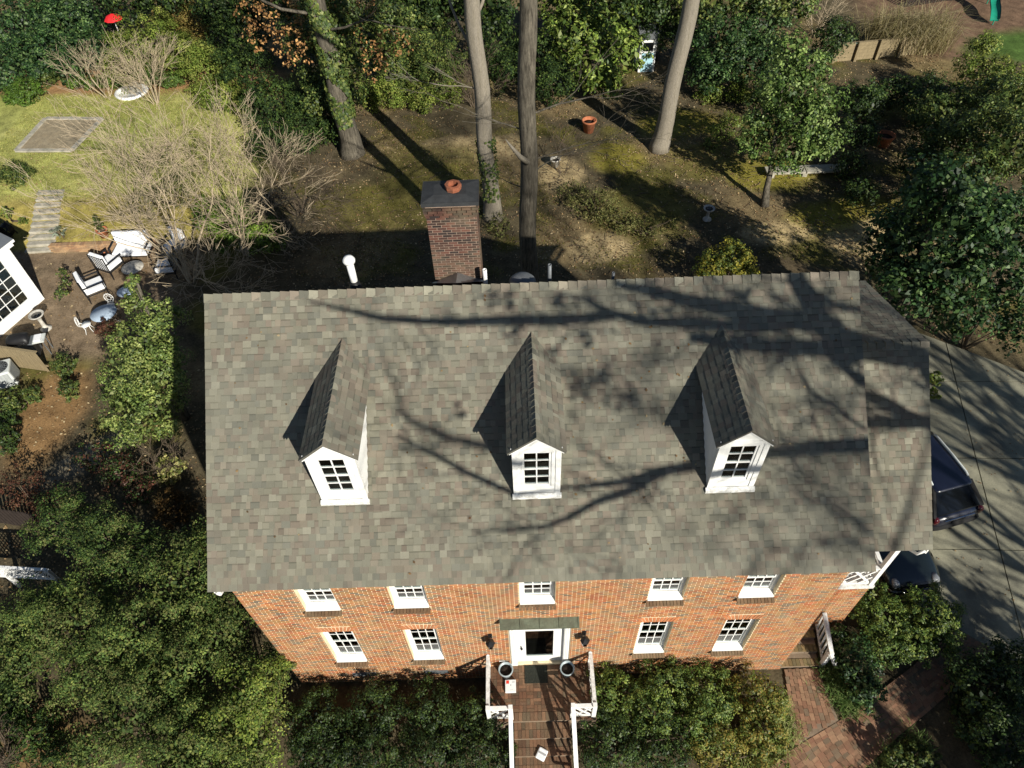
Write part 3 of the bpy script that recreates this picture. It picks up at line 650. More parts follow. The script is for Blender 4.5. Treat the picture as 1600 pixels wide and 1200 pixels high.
ws = MB(); shingles(ws, (x0_, yf-.01, WZE-.01), (1,0,0), wv, wn, int(LW/.15), LW/int(LW/.15), lambda s: (0, x1_-x0_+.01))
shingles(ws, (x1_+.005, WBK[0], WBK[1]), (-1,0,0), bv, Vector((0,.31,1)).normalized(), int(LB/.15), LB/int(LB/.15), lambda s: (0, x1_-x0_+.01))
ridge_caps(ws, (x0_,WYR,WZR), (1,0,0), x1_-x0_+.02, -wv, -bv, .2, .15, .85)
ws.build('wing_shingles', M['shingle'], wro, col=True, kind='stuff')
wt = MB(); wt.obox((x1_-.05,yf+.03,WZE-.3),(.03,0,0),(0,WYR-yf-.03,WZR-WZE),(0,0,.155)); wt.obox((x1_-.05,WYR,WZR-.3),(.03,0,0),(0,WBK[0]-WYR,WBK[1]-WZR),(0,0,.155)); wt.box((x0_,yf+.2,WZE-.3),(x1_-.05,yf+.22,WZE-.145)); wt.tube([(x1_-.12,yf+.03,WZE-.15),(x1_-.2,yf+.06,WZE-.36),(WRO+.1,WYF+.4,WZE-.75),(WRO+.06,WYF+.9,WZE-.9),(WRO+.06,WYF+.9,.1)],.04,8)
wt.build('wing_trim', M['white'], wro)
# ------------------------------------------------------------------ front porch: brick landing, steps, white rails
PZ = .97
porch = thing('entry_porch', 'brown brick entry landing and steps with white lattice rails at the front door', 'porch', (7.1,-1,0))
pb = MB(); pb.box((5.58,-1.50,0),(8.6,-.012,PZ-.012))
for i in range(5): pb.box((6.32,-1.5-.40*(i+1),0),(7.86,-1.5-.40*i-.001,PZ-.012-.165*(i+1)))
base = pb.build('landing', M['mortar_dark'], porch)
PK = [srgb(116,84,64), srgb(106,76,58), srgb(124,92,70), srgb(98,74,58), srgb(110,84,64), srgb(94,78,62)]
pbr = bpy.data.meshes.new('paver'); t_ = MB().box((0,0,0),(1,1,1), skip=('b',)); pbr.from_pydata(t_.v, [], t_.f); pbr.materials.append(M['brick_o'])
def pav(parent, name, x0, y0, x1, y1, z, h=.02, K=PK, rot=0):
    return piece(name, pbr, parent, (x0,y0,z), (x1-x0, y1-y0, h+random.uniform(-.003,.003)), (0,0,rot), shade(random.choice(K), random.uniform(.8,1.12)))
n_ = 0; bs = .205                                              # basket weave on the landing
for i in range(14):
    for j in range(7):
        x = 5.66+i*bs; y = -1.28+j*.18*1.0
        if x+bs > 8.6: continue
        for k in range(2):
            if (i+j) % 2: pav(base, 'brick', x+.004, y+k*.09+.003, x+bs-.004, y+(k+1)*.09-.003, PZ-.014)
            else: pav(base, 'brick', x+k*bs/2+.004, y+.003, x+(k+1)*bs/2-.004, y+.18-.003, PZ-.014)
for i in range(28): pav(base, 'nosing_brick', 5.6+i*.107, -1.515, 5.6+i*.107+.099, -1.29, PZ-.014, .03)
for s_ in range(4):
    z = PZ-.012-.165*(s_+1); y1 = -1.5-.40*s_; y0 = y1-.40
    for i in range(15):
        x = 6.325+i*.1022; pav(base, 'tread_brick', x, y0-.015, x+.095, y0+.2, z); pav(base, 'tread_brick', x, y0+.21, x+.095, y1-.002, z-.003)
def stair_rail(x):
    q = MB(); a = Vector((x,-1.42,PZ)); b = Vector((x,-3.3,PZ-.72)); Z_ = Vector((0,0,1))
    q.bar(a+Z_*.92, b+Z_*.92, .11, .05); q.bar(a+Z_*.1, b+Z_*.1, .045, .045); q.bar(a+Z_*.8, b+Z_*.8, .045, .045)
    for i in range(3):
        p, r = a.lerp(b, i/3), a.lerp(b, (i+1)/3); q.bar(p+Z_*.1, r+Z_*.8, .035, .045); q.bar(p+Z_*.8, r+Z_*.1, .034, .044); m_ = p.lerp(r,.5); q.bar(m_+Z_*.1, r+Z_*.45, .032, .042); q.bar(p+Z_*.45, m_+Z_*.8, .032, .042)
    return q
for x in (6.26, 7.92): stair_rail(x).build('stair_rail', M['white'], porch)
for (x, sg) in ((5.66, 1), (8.50, -1)):
    q = MB(); chip_rail(q, (x,-.02,PZ), (x,-1.36,PZ), .90, n=2); q.build('side_rail', M['whiteold'], porch)
    q = MB(); chip_rail(q, (x+sg*.06,-1.42,PZ), (6.26-.05 if sg > 0 else 7.92+.05,-1.42,PZ), .90, n=1); q.build('front_rail', M['white'], porch)
    MB().box((x-.055,-1.475,PZ),(x+.055,-1.365,PZ+.97)).build('rail_post', M['white'], porch)
    xx = 6.26 if sg > 0 else 7.92; MB().box((xx-.055,-1.475,PZ),(xx+.055,-1.365,PZ+.99)).build('rail_post', M['white'], porch)
    MB().box((x-.03,-.03,PZ),(x+.03,-.012,PZ+.95)).build('rail_post', M['white'], porch)
def planter(x, y, z, r, h, label, m, group=None, name='flower_pot', tilt=0):
    t = thing(name, label, 'pot', (x,y,z), group)
    o = MB().lathe((x,y,z),[(r*.68,0),(r*.95,h*.86),(r*1.06,h*.88),(r*1.06,h),(r*.9,h),(r*.82,h*.7)],22).build('pot_body', m, t)
    MB().lathe((x,y,z+h*.68),[(r*.84,0),(r*.86,h*.06),(.02,h*.08)],18).build('soil', M['soil'], t)
    return t
planter(6.13,-.24,PZ,.20,.42,'round grey glazed planter at the left of the front door', M['potgrey'], 'door planters')
planter(7.86,-.26,PZ,.20,.42,'round grey glazed planter at the right of the front door', M['potgrey'], 'door planters')
MB().box((6.66,-.52,PZ+.012),(7.30,-.03,PZ+.028)).build('doormat', M['rubbermat'], None, (7,-.3,PZ)); tag(bpy.data.objects['doormat'], 'dark doormat lying in front of the white front door', 'doormat')
bx = thing('parcel_box', 'flat white parcel with a red corner mark on the porch floor', 'box', (6.25,-.6,PZ+.02))
MB().box((6.10,-.77,PZ+.012),(6.40,-.43,PZ+.10)).build('carton', M['plastic_w'], bx, bevel=.008)
MB().box((6.13,-.54,PZ+.1005),(6.21,-.45,PZ+.1025)).build('red_mark', M['redprint'], bx)
ln = MB(); 
for k in range(3): ln.box((6.29,-.475-.022*k,PZ+.1005),(6.37,-.468-.022*k,PZ+.1022))
ln.box((6.245,-.60,PZ+.1005),(6.27,-.56,PZ+.1022)); ln.box((6.24,-.70,PZ+.1005),(6.32,-.694,PZ+.1022)); ln.build('printed_lines', M['greyprint'], bx)
nw = thing('wrapped_parcel', 'small white padded mailer lying on the porch steps', 'mailer', (7.06,-2.35,PZ-.3))
mm = MB().box((-.13,-.15,0),(.13,.15,.07)); mm.xf(Matrix.Translation((7.05,-2.28,PZ-.33)) @ Matrix.Rotation(-.5,4,'Z')); mm.build('mailer_body', M['cushion'], nw, bevel=.03)
mm = MB().box((-.12,-.01,.0705),(.12,.04,.074)); mm.xf(Matrix.Translation((7.05,-2.28,PZ-.33)) @ Matrix.Rotation(-.5,4,'Z')); mm.build('mailer_label', M['greyprint'], nw)
pl = MB().box((5.95,-.02,1.32),(6.12,-.013,1.40)).build('house_number_plate', M['plastic_w'], house)
# ------------------------------------------------------------------ side stoop by the wing
ss = thing('side_stoop', 'mossy brick side steps with a white slatted rail at the right end of the house', 'steps', (14.8,.5,0))
SK = [srgb(124,104,70), srgb(110,96,62), srgb(132,108,76), srgb(104,92,64)]
for k in range(3):
    y0 = .02+.36*k; MB().box((14.23,y0,0),(15.34,y0+.36 if k < 2 else WYF-.02,.16*(k+1))).build('step', M['mortar_dark'], ss)
    for i in range(10): pav(ss, 'step_brick', 14.24+i*.11, y0-.01, 14.24+i*.11+.10, y0+.2, .16*(k+1), .016, SK)
q = MB(); a = Vector((15.42,.06,.16)); b = Vector((15.42,1.08,.52)); Z_ = Vector((0,0,1))
q.bar(a+Z_*.92, b+Z_*.92, .12, .06); q.bar(a+Z_*.1, b+Z_*.1, .05, .05)
for i in range(6): p = a.lerp(b, (i+.4)/6); q.bar(p+Z_*.1, p+Z_*.9+Vector((0,.1,0)), .05, .035)
q.build('stoop_rail', M['whiteold'], ss); q = MB(); q.box((15.36,.0,0),(15.48,.11,1.12)); q.bar((15.38,.05,1.08),(15.62,-.12,.62),.12,.07); q.build('rail_post', M['white'], ss)
# ------------------------------------------------------------------ brick walks
WKP = [srgb(150,114,90), srgb(142,106,84), srgb(134,98,78), srgb(156,122,96), srgb(126,96,76), srgb(118,100,82), srgb(146,108,86)]
straight = sheet('side_walk', [(14.32,-.02),(15.30,.0),(15.47,-1.50),(14.15,-2.09)], .045, M['mortar_dark'], .1)
rows_ = 9
for c_ in range(9):
    y = -.04-(.1 if c_ % 2 else 0)
    if c_ % 2: y = -.02
    while y > -2.25:
        y2 = y-.205 if not (c_ % 2 and y > -.03) else y-.10; ym = (y+y2)/2
        sh_ = .09*ym*(1 if c_ < 5 else -.05); f_ = c_/9
        xl = 14.33+.125*ym*1.1*(-1)*-1; xr = 15.29-.06*ym
        x = xl+(xr-xl)*f_
        # stay off the curved walk
        if y2 > -2.13+.449*(x-14.1)+.05: pav(straight, 'brick', x+.004, y2+.006, x+(xr-xl)/9-.006, y, .046, .016, WKP)
        y = y2
inner = [(11.6,-3.7),(12.4,-3.12),(13.2,-2.64),(14.1,-2.15),(15.46,-1.54),(16.8,-.80),(18.2,.0),(19.74,1.05)]
outer = [(13.4,-4.4),(14.2,-3.75),(15.0,-3.2),(15.8,-2.72),(16.94,-1.95),(18.0,-1.35),(19.1,-.68),(20.75,.45)]
def rs(poly, n):
    P_ = np.array(poly, float); d = np.r_[0, np.cumsum(np.linalg.norm(np.diff(P_, axis=0), axis=1))]; t = np.linspace(0, d[-1], n)
    return np.stack([np.interp(t, d, P_[:,0]), np.interp(t, d, P_[:,1])], 1), d[-1]
def smooth(P_, k=6):
    for _ in range(k): P_[1:-1] = (P_[:-2]+2*P_[1:-1]+P_[2:])/4
    return P_
NI = 61; ic, il = rs(inner, NI); oc, ol = rs(outer, NI); ic = smooth(ic); oc = smooth(oc)
walk = sheet('brick_walk', [tuple(p) for p in ic] + [tuple(p) for p in oc[::-1]], .041, M['mortar_dark'], .1)
wst = MB(); nbk = 0; cand = []
for c_ in range(12):
    f0, f1 = c_/12+.004, (c_+1)/12-.004; L_ = il+(ol-il)*f0; nb_ = int(L_/.21)
    for k in range(nb_):
        t0 = (k+(.5 if c_ % 2 else 0))/nb_; t1 = t0+1/nb_-.01/L_*1.2
        if t1 > 1: continue
        def at_(t, f): i = min(t*(NI-1), NI-1.001); a = int(i); w_ = i-a; p = ic[a]*(1-w_)+ic[a+1]*w_; q = oc[a]*(1-w_)+oc[a+1]*w_; return p*(1-f)+q*f
        p0 = at_(t0, f0); p1 = at_(t1, f0); p2 = at_(t1, f1); p3 = at_(t0, f1)
        cand.append((abs(p0[0]-16.0)+.2*abs(p0[1]+1.6), p0, p1, p2, p3))
cand.sort(key=lambda a: a[0])
for i, (_, p0, p1, p2, p3) in enumerate(cand):
    c = shade(random.choice(WKP), random.uniform(.8,1.1))
    if i < 300:
        d_ = p1-p0; ang = math.atan2(d_[1], d_[0]); w_ = np.linalg.norm(p3-p0); l_ = np.linalg.norm(d_)
        nrm_ = (p3-p0); cr = d_[0]*nrm_[1]-d_[1]*nrm_[0]
        st = p0 if cr > 0 else p3
        piece('brick', pbr, walk, (st[0], st[1], .042), (l_, w_, .016+random.uniform(-.003,.003)), (0,0,ang), c)
    else:
        z0, z1 = .042, .057; wst.add([(*p0,z1),(*p1,z1),(*p2,z1),(*p3,z1),(*p0,z0),(*p1,z0),(*p2,z0),(*p3,z0)],[(3,2,1,0),(0,1,5,4),(2,3,7,6),(1,2,6,5),(3,0,4,7)], c)
wst.build('walk_bricks', M['brick'], walk, col=True, kind='stuff')
# ------------------------------------------------------------------ vehicles
def loft(secs, n=14, pw=3.2):
    """secs: (y, halfwidth, z0, z1) -> closed rounded-box body"""
    mb = MB(); vs = []
    for (y, w, z0, z1) in secs:
        cz, hz = (z0+z1)/2, (z1-z0)/2
        for k in range(n):
            q = 2*math.pi*(k+.5)/n; c, s_ = math.cos(q), math.sin(q); r = (abs(c)**pw+abs(s_)**pw)**(-1/pw)
            vs.append((w*r*c, y, cz+hz*r*s_))
    fs = [(i*n+k, (i+1)*n+k, (i+1)*n+(k+1) % n, i*n+(k+1) % n) for i in range(len(secs)-1) for k in range(n)]
    fs += [tuple(range(n)), tuple((len(secs)-1)*n+k for k in range(n))[::-1]]
    mb.add(vs, fs, None, True); return mb
M['headlens'] = mat('clear_lens', (.25,.26,.27), rough=.12, var=0, bump=0, coat=1)
def car(label, loc, heading, paint, suv=True):
    t = thing('parked_car', label, 'car', (*loc, 0), 'cars parked on the driveway')
    T_ = Matrix.Translation((loc[0], loc[1], .07)) @ Matrix.Rotation(heading, 4, 'Z')
    B = lambda mb, nm, m, par=None, **k: mb.xf(T_).build(nm, m, par or t, **k)
    zt = 1.60 if suv else 1.40; belt = 1.02 if suv else .92; H = .98 if suv else .86
    body = loft([(0,.62,.50,.82),(.05,.80,.42,.92),(.14,.90,.36,belt-.02),(.5,.94,.3,belt+.02),(1.2,.955,.28,belt+.02),(2.4,.955,.28,belt),(3.3,.95,.28,belt-.01),(3.6,.94,.28,H),(4.1,.92,.3,H-.05),(4.45,.86,.34,H-.13),(4.62,.76,.4,H-.22),(4.7,.6,.46,H-.3)], 20, 3.6)
    bo = B(body, 'body', paint)
    r0, r1 = (.86, 2.8) if suv else (1.25, 2.75)              # roof span, glasshouse base span
    b0, b1 = (.13, 3.55) if suv else (.55, 3.5)
    g = MB(); bw, rw = .88, .66
    g.add([(-bw,b0,belt-.03),(bw,b0,belt-.03),(bw,b1,belt-.05),(-bw,b1,belt-.05),(-rw,r0,zt-.03),(rw,r0,zt-.03),(rw,r1,zt-.03),(-rw,r1,zt-.03)],[(0,3,2,1),(4,5,6,7),(0,1,5,4),(2,3,7,6),(3,0,4,7),(1,2,6,5)])
    B(g, 'windows', M['carglass'], bevel=.07)
    rf = loft([(r0-.16,.60,zt-.06,zt-.01),(r0-.08,.69,zt-.06,zt+.015),(r0+.3,.725,zt-.07,zt+.04),((r0+r1)/2,.735,zt-.07,zt+.05),(r1-.1,.725,zt-.07,zt+.03),(r1+.05,.68,zt-.08,zt)], 20, 4.5)
    B(rf, 'roof_panel', paint)
    for sg in (-1, 1):
        for (ya, yb, w_) in ((b0+.02, r0, .13), ((b0+r0)/2+1.0, r0+.75, .11), (2.0, 2.02, .09), (b1-.02, r1, .08)):
            B(MB().bar((sg*(bw+.005), ya, belt-.03), (sg*(rw+.012), yb, zt-.02), .035, w_, up=(sg,0,.3)), 'pillar', M['tyre'])
    for sg in (-1, 1):
        if suv:
            q = MB().tube([(sg*.66,r0+.12,zt+.03),(sg*.66,r0+.25,zt+.085),(sg*.665,(r0+r1)/2,zt+.10),(sg*.66,r1-.25,zt+.085),(sg*.66,r1-.1,zt+.03)],.034,8); B(q, 'roof_rail', M['acgrey'])
        B(MB().box((sg*.95-.0 if sg > 0 else -1.12, 2.95, belt-.05),(1.12 if sg > 0 else -.95, 3.08, belt+.10)), 'mirror', paint, bevel=.03)
        B(loft([(.03,.085,.72,.95),(.10,.11,.70,belt-.01),(.28,.05,.78,belt-.02)],10,3).xf(Matrix.Translation((sg*.82,0,0))), 'tail_light', M['lamp_red'])
        B(loft([(4.36,.07,.64,.76),(4.52,.13,.60,.76),(4.62,.10,.58,.70)],10,3).xf(Matrix.Translation((sg*.64,0,0))), 'headlight', M['headlens'])
        for y in (.88, 3.72):
            w = MB(); n = 24
            for (r, xx) in ((.35,.72),(.35,.95)): pass
            vs = [(sg*xx, y+r*math.cos(2*math.pi*k/n), .35+r*math.sin(2*math.pi*k/n)) for (r, xx) in ((.33,.72),(.35,.76),(.35,.93),(.32,.96),(.22,.965)) for k in range(n)]
            w.add(vs, [(i*n+k, i*n+(k+1) % n, (i+1)*n+(k+1) % n, (i+1)*n+k) for i in range(4) for k in range(n)], None, True)
            wo = B(w, 'wheel', M['tyre'])
            rm = MB().add([(sg*.955, y+.22*math.cos(2*math.pi*k/n), .35+.22*math.sin(2*math.pi*k/n)) for k in range(n)], [tuple(range(n))]); B(rm, 'rim', M['greymetal'], wo)
    B(loft([(-.06,.70,.44,.60),(-.02,.86,.40,.64),(.12,.93,.38,.66),(.3,.945,.36,.6)],18,4), 'rear_bumper', M['tyre'] if suv else paint)
    B(MB().box((-.55,-.015,.86),(.55,.02,.89)), 'tailgate_trim', M['chrome'])
    B(MB().box((-.24,-.03,.66),(.24,.03,.78)), 'plate_recess', M['tyre'])
    B(loft([(4.5,.88,.36,.52),(4.68,.80,.36,.54),(4.77,.62,.38,.54)],18,4), 'front_bumper', paint)
    B(MB().box((-.5,4.66,.56),(.5,4.72,.64)), 'grille', M['tyre'])
    if not suv: B(MB().bar((-.75,3.38,belt+.04),(.1,3.30,belt+.08),.03,.03), 'wiper', M['tyre'])
    return t
hd = math.atan2(.25, .97)
car('dark navy estate car with silver roof rails, its tail towards the porch wing', (20.92, 4.3), hd, M['carpaint'], True)
hd2 = math.pi+.12
car('black car with its bonnet showing below the side porch eave', (18.25, 6.75), hd2, M['carpaint2'], False)
# ------------------------------------------------------------------ left: neighbour sunroom, yard things
nbh = thing('garden_room', 'white garden room with multi pane windows at the left edge', 'building', (-16,16,0))
P0 = Vector((-14.95,17.6,0)); wv_ = Vector((-.38,-.925,0)).normalized(); nv = Vector((.925,-.38,0)).normalized()
def nb(a, z, d=0): return P0 + wv_*a + nv*d + Vector((0,0,z))
def nbox(a0, a1, z0, z1, d0, d1, mb): return mb.obox(nb(a0,z0,d0), wv_*(a1-a0), nv*(d1-d0), (0,0,z1-z0))
w = MB(); nbox(0,.5,0,3.0,-.2,0,w); nbox(.5,7,0,.4,-.2,0,w); nbox(.5,7,2.82,3.0,-.2,0,w); nbox(3.05,3.2,.4,2.82,-.2,0,w); nbox(5.8,7,.4,2.82,-.2,0,w)
w.obox(nb(0,0,-.2), wv_*.2, -nv*5, (0,0,3.0)); w.build('wall', M['white'], nbh)
c = MB(); nbox(-.18,7,3.0,3.18,-.3,.16,c); nbox(-.26,7,3.18,3.3,-.3,.26,c); c.obox(nb(-.26,3.0,-.301), wv_*.5, -nv*5, (0,0,.3)); c.build('cornice', M['white'], nbh)
r_ = MB(); r_.add([nb(-.26,3.3,.26),nb(7,3.3,.26),nb(7,4.2,-2.6),nb(-.26,4.2,-2.6),nb(-.26,3.3,-5.5),nb(7,3.3,-5.5)],[(0,1,2,3),(3,2,5,4),(0,3,4)]); r_.build('roof', M['flash'], nbh)
fl_ = MB(); nbox(.2,7,.02,.06,-4.5,-.21,fl_); fl_.build('room_floor', M['wood'], nbh)
tb = MB(); nbox(.9,2.2,.06,.75,-1.6,-.6,tb); nbox(3.6,4.6,.06,.9,-1.8,-.7,tb); tb.build('indoor_furniture', M['fabricblue'], nbh)
for (a0, a1) in ((.5,3.05),(3.2,5.8)):
    f = MB(); nbox(a0,a1,.4,.48,-.14,-.06,f); nbox(a0,a1,2.74,2.82,-.14,-.06,f); nbox(a0,a0+.07,.48,2.74,-.14,-.06,f); nbox(a1-.07,a1,.48,2.74,-.14,-.06,f)
    nc, nr = 5, 5; fr = f.build('window', M['white'], nbh); mu = MB()
    for i in range(1, nc): x = a0+.07+(a1-a0-.14)*i/nc; nbox(x-.015,x+.015,.48,2.74,-.12,-.08,mu)
    for j in range(1, nr): z = .48+2.26*j/nr; nbox(a0+.07,a1-.07,z-.015,z+.015,-.118,-.082,mu)
    mu.build('muntins', M['white'], fr)
    for i in range(nc):
        for j in range(nr):
            g = MB(); x = a0+.07+(a1-a0-.14)*i/nc; xx = a0+.07+(a1-a0-.14)*(i+1)/nc; z = .48+2.26*j/nr; nbox(x+.016,xx-.016,z+.016,z+2.26/nr-.016,-.102,-.098,g); g.build('pane', M['glass'], fr)
# railing, grill, air conditioner, board fence
rl = MB(); A = nb(3.6,.0,.5); Bq = nb(6.2,0,.5)
rl.bar(A+Vector((0,0,.9)), Bq+Vector((0,0,.9)), .04, .04); rl.bar(A+Vector((0,0,.12)), Bq+Vector((0,0,.12)), .03, .03)
for i in range(14): p = A.lerp(Bq, i/13); rl.bar(p+Vector((0,0,.0)), p+Vector((0,0,.9)), .02, .02)
tag(rl.build('iron_railing', M['iron'], None, tuple(A)), 'black iron railing beside the white garden room', 'railing')
gr = thing('gas_grill', 'covered silver gas grill with side shelf beside the garden room', 'grill', (-13.9,14.0,0)); TG = Matrix.Translation((-13.95,14.05,0)) @ Matrix.Rotation(R_(14),4,'Z')
MB().box((-.62,-.28,.1),(.35,.28,.82)).xf(TG).build('cabinet', M['greymetal'], gr, bevel=.02)
loft([(-.27,.40,.80,.98),(-.2,.42,.80,1.12),(0,.43,.80,1.2),(.2,.42,.80,1.15),(.27,.4,.8,1.0)],16,4).xf(TG @ Matrix.Translation((-.15,0,0))).build('lid', M['iron'], gr)
MB().box((.36,-.26,.78),(.82,.26,.83)).xf(TG).build('side_shelf', M['acgrey'], gr); MB().box((.42,-.22,.831),(.7,.2,.9)).xf(TG).build('shelf_towel', M['cushion'], gr, bevel=.02)
lg = MB()
for (x, y) in ((.74,-.2),(.74,.2)): lg.bar((x,y,0),(x,y,.78),.03,.03)
lg.xf(TG).build('shelf_legs', M['greymetal'], gr); MB().bar((-.55,-.32,.9),(.25,-.32,.9),.025,.025).xf(TG).build('handle', M['chrome'], gr)
ac = thing('air_conditioner', 'pale grey air conditioning unit with a round fan grille', 'air conditioner', (-14.4,12.5,0)); TA = Matrix.Translation((-14.35,12.55,.05)) @ Matrix.Rotation(R_(20),4,'Z')
MB().box((-.42,-.42,0),(.42,.42,.8)).xf(TA).build('casing', M['acgrey'], ac, bevel=.04)
lv = MB()
for k in range(11): lv.box((-.432,-.34,.08+k*.06),(.432,.34,.1+k*.06)); lv.box((-.34,-.432,.08+k*.06),(.34,.432,.1+k*.06))
lv.xf(TA).build('louvres', M['greymetal'], ac)
fg = MB()
for r in (.1,.18,.26,.34): fg.tube([(r*math.cos(2*math.pi*k/24), r*math.sin(2*math.pi*k/24), .815) for k in range(25)], .008, 4, caps=False)
for k in range(8): a = math.pi*k/8; fg.bar((.36*math.cos(a),.36*math.sin(a),.82),(-.36*math.cos(a),-.36*math.sin(a),.82),.012,.012)
fg.xf(TA).build('fan_grille', M['greymetal'], ac); MB().lathe((0,0,.801),[(.37,0),(.36,.004)],24).xf(TA).build('fan_well', M['iron'], ac)
fn = thing('board_fence', 'short pale wooden board fence screening the air conditioner', 'fence', (-13.7,13.2,0))
FA, FB = Vector((-15.3,13.55,0)), Vector((-12.75,12.98,0)); fd = (FB-FA).normalized()
for i in range(18):
    p = FA+fd*(i*.142); q = MB().obox(p+Vector((0,0,.05)), fd*.120, fd.cross(Vector((0,0,1)))*.02, (0,0,1.15+random.uniform(-.01,.01))); q.build('board', M['wood'], fn)
q = MB(); q.bar(FA+Vector((0,0,1.24)), FB+Vector((0,0,1.24)), .11, .03); q.bar(FA+Vector((0,.04,.35)), FB+Vector((0,.04,.35)), .04, .08); q.build('rail', M['wood'], fn)
def birdbath(x, y, z, h, r, label):
    t = thing('bird_bath', label, 'bird bath', (x,y,z))
    MB().lathe((x,y,z),[(r*.75,0),(r*.75,.05),(r*.45,.1),(r*.28,.2),(r*.24,h*.6),(r*.34,h*.88),(r*.4,h*.9)],18).build('pedestal', M['caststone'], t)
    MB().lathe((x,y,z+h*.88),[(r*.3,0),(r*.85,.06),(r,.12),(r,.15),(r*.9,.15),(r*.6,.09),(.02,.07)],24).build('basin', M['caststone'], t)
    MB().lathe((x,y,z+h*.88+.105),[(r*.78,0),(.02,.002)],20).build('water', M['carglass'], t)
birdbath(-14.05,15.6,0,.85,.32,'tall stone bird bath standing by the garden room wall')
birdbath(16.25,21.6,G(16.25,21.6),.62,.28,'small white bird bath in the leaf litter behind the house')
# patio furniture
def pchair(x, y, rot, label, wide=.66, cush=M['cushion']):
    t = thing('patio_armchair' if wide < 1 else 'patio_loveseat', label, 'chair' if wide < 1 else 'sofa', (x,y,0), 'patio seats with white cushions')
    T_ = Matrix.Translation((x,y,0)) @ Matrix.Rotation(rot,4,'Z') @ Matrix.Scale(1.38,4); h = wide/2
    f = MB()
    for sx in (-h, h):
        for sy in (-.32, .30): f.bar((sx,sy,0),(sx,sy,.62 if sy > 0 else .92),.03,.03)
        f.bar((sx,-.34,.62),(sx,.34,.62),.05,.025); f.bar((sx,-.32,.3),(sx,.3,.3),.03,.03)
    f.bar((-h,-.33,.9),(h,-.33,.9),.03,.03); f.bar((-h,.3,.3),(h,.3,.3),.03,.03); f.bar((-h,-.32,.3),(h,-.32,.3),.03,.03)
    n = int(wide/.09)
    for i in range(n): xx = -h+wide*(i+.5)/n; f.bar((xx,-.34,.3),(xx,-.36,.9),.012,.02)
    f.xf(T_).build('frame', M['iron'], t)
    k = 1 if wide < 1 else 2
    for i in range(k):
        a = -h+.03+(wide-.06)*i/k; b = -h+.03+(wide-.06)*(i+1)/k-.01
        MB().box((a,-.3,.32),(b,.33,.47)).xf(T_).build('seat_cushion', cush, t, bevel=.04)
        MB().obox((a,-.31,.47),(b-a,0,0),(0,.13,.03),(0,-.03,.46)).xf(T_).build('back_cushion', cush, t, bevel=.04)
    return t
pchair(-12.35,19.35,R_(-25),'white cushioned patio armchair with slatted black back, near the terracotta saucer')
pchair(-12.5,17.75,R_(-55),'white cushioned patio armchair nearest the white ornate table')
pchair(-11.55,20.35,R_(180),'white cushioned black patio loveseat against the low brick wall', 1.25)
pchair(-9.55,20.5,R_(150),'patio armchair with shaded blue white cushion beside the loveseat')
pchair(-9.5,19.0,R_(95),'shaded patio armchair nearest the bare multi stem tree')
def rtable(x, y, r, h, label, m, top, legs=3):
    t = thing('patio_table', label, 'table', (x,y,0)); MB().lathe((x,y,h-.03),[(r*.98,0),(r,.012),(r,.03),(.02,.034)],28).build('table_top', top, t)
    q = MB()
    for k in range(legs): a = 2*math.pi*k/legs+.4; q.tube([(x+r*.75*math.cos(a),y+r*.75*math.sin(a),0),(x+r*.3*math.cos(a),y+r*.3*math.sin(a),h*.5),(x+r*.7*math.cos(a),y+r*.7*math.sin(a),h-.03)],.018,6)
    q.build('legs', m, t)
    return t
rtable(-11.15,19.05,.5,.48,'low round pale table among the cushioned patio seats', M['iron'], M['caststone'])
rtable(-10.9,17.35,.38,.5,'small round blue grey table half hidden behind the evergreen', M['iron'], M['fabricblue'])
rtable(-11.25,15.75,.55,.70,'round white ornate garden table with pale blue top beside the evergreen', M['white'], M['fabricblue'], 4)
def ochair(x, y, rot, label):
    t = thing('ornate_chair', label, 'chair', (x,y,0), 'white ornate metal chairs'); T_ = Matrix.Translation((x,y,0)) @ Matrix.Rotation(rot,4,'Z'); f = MB()
    MB().lathe((0,0,.42),[(.2,0),(.21,.02),(.02,.03)],18).xf(T_).build('seat', M['white'], t)
    for k in range(4): a = math.pi/4+k*math.pi/2; f.tube([(.17*math.cos(a),.17*math.sin(a),.42),(.15*math.cos(a),.15*math.sin(a),.22),(.24*math.cos(a),.24*math.sin(a),0)],.016,6)
    f.xf(T_).build('legs', M['white'], t); b = MB()
    ring = lambda r, cz, n=20: [(r*.95*math.cos(2*math.pi*k/n), -.2-.06*math.sin(2*math.pi*k/n)*0-.05, cz+r*1.15*math.sin(2*math.pi*k/n)) for k in range(n+1)]
    b.tube(ring(.2,.68),.016,6,caps=False); b.tube(ring(.1,.68),.01,5,caps=False)
    for k in range(8): a = 2*math.pi*k/8; b.tube([(.1*.95*math.cos(a),-.25,.68+.115*math.sin(a)),(.2*.95*math.cos(a),-.25,.68+.23*math.sin(a))],.009,5)
    for sx in (-.1,.1): b.tube([(sx,-.15,.43),(sx*1.2,-.25,.5)],.014,6)
    b.xf(T_).build('backrest', M['white'], t)
ochair(-12.0,15.35,R_(-70),'white ornate metal chair left of the round blue topped table')
ochair(-11.35,16.5,R_(185),'white ornate metal chair behind the round blue topped table')
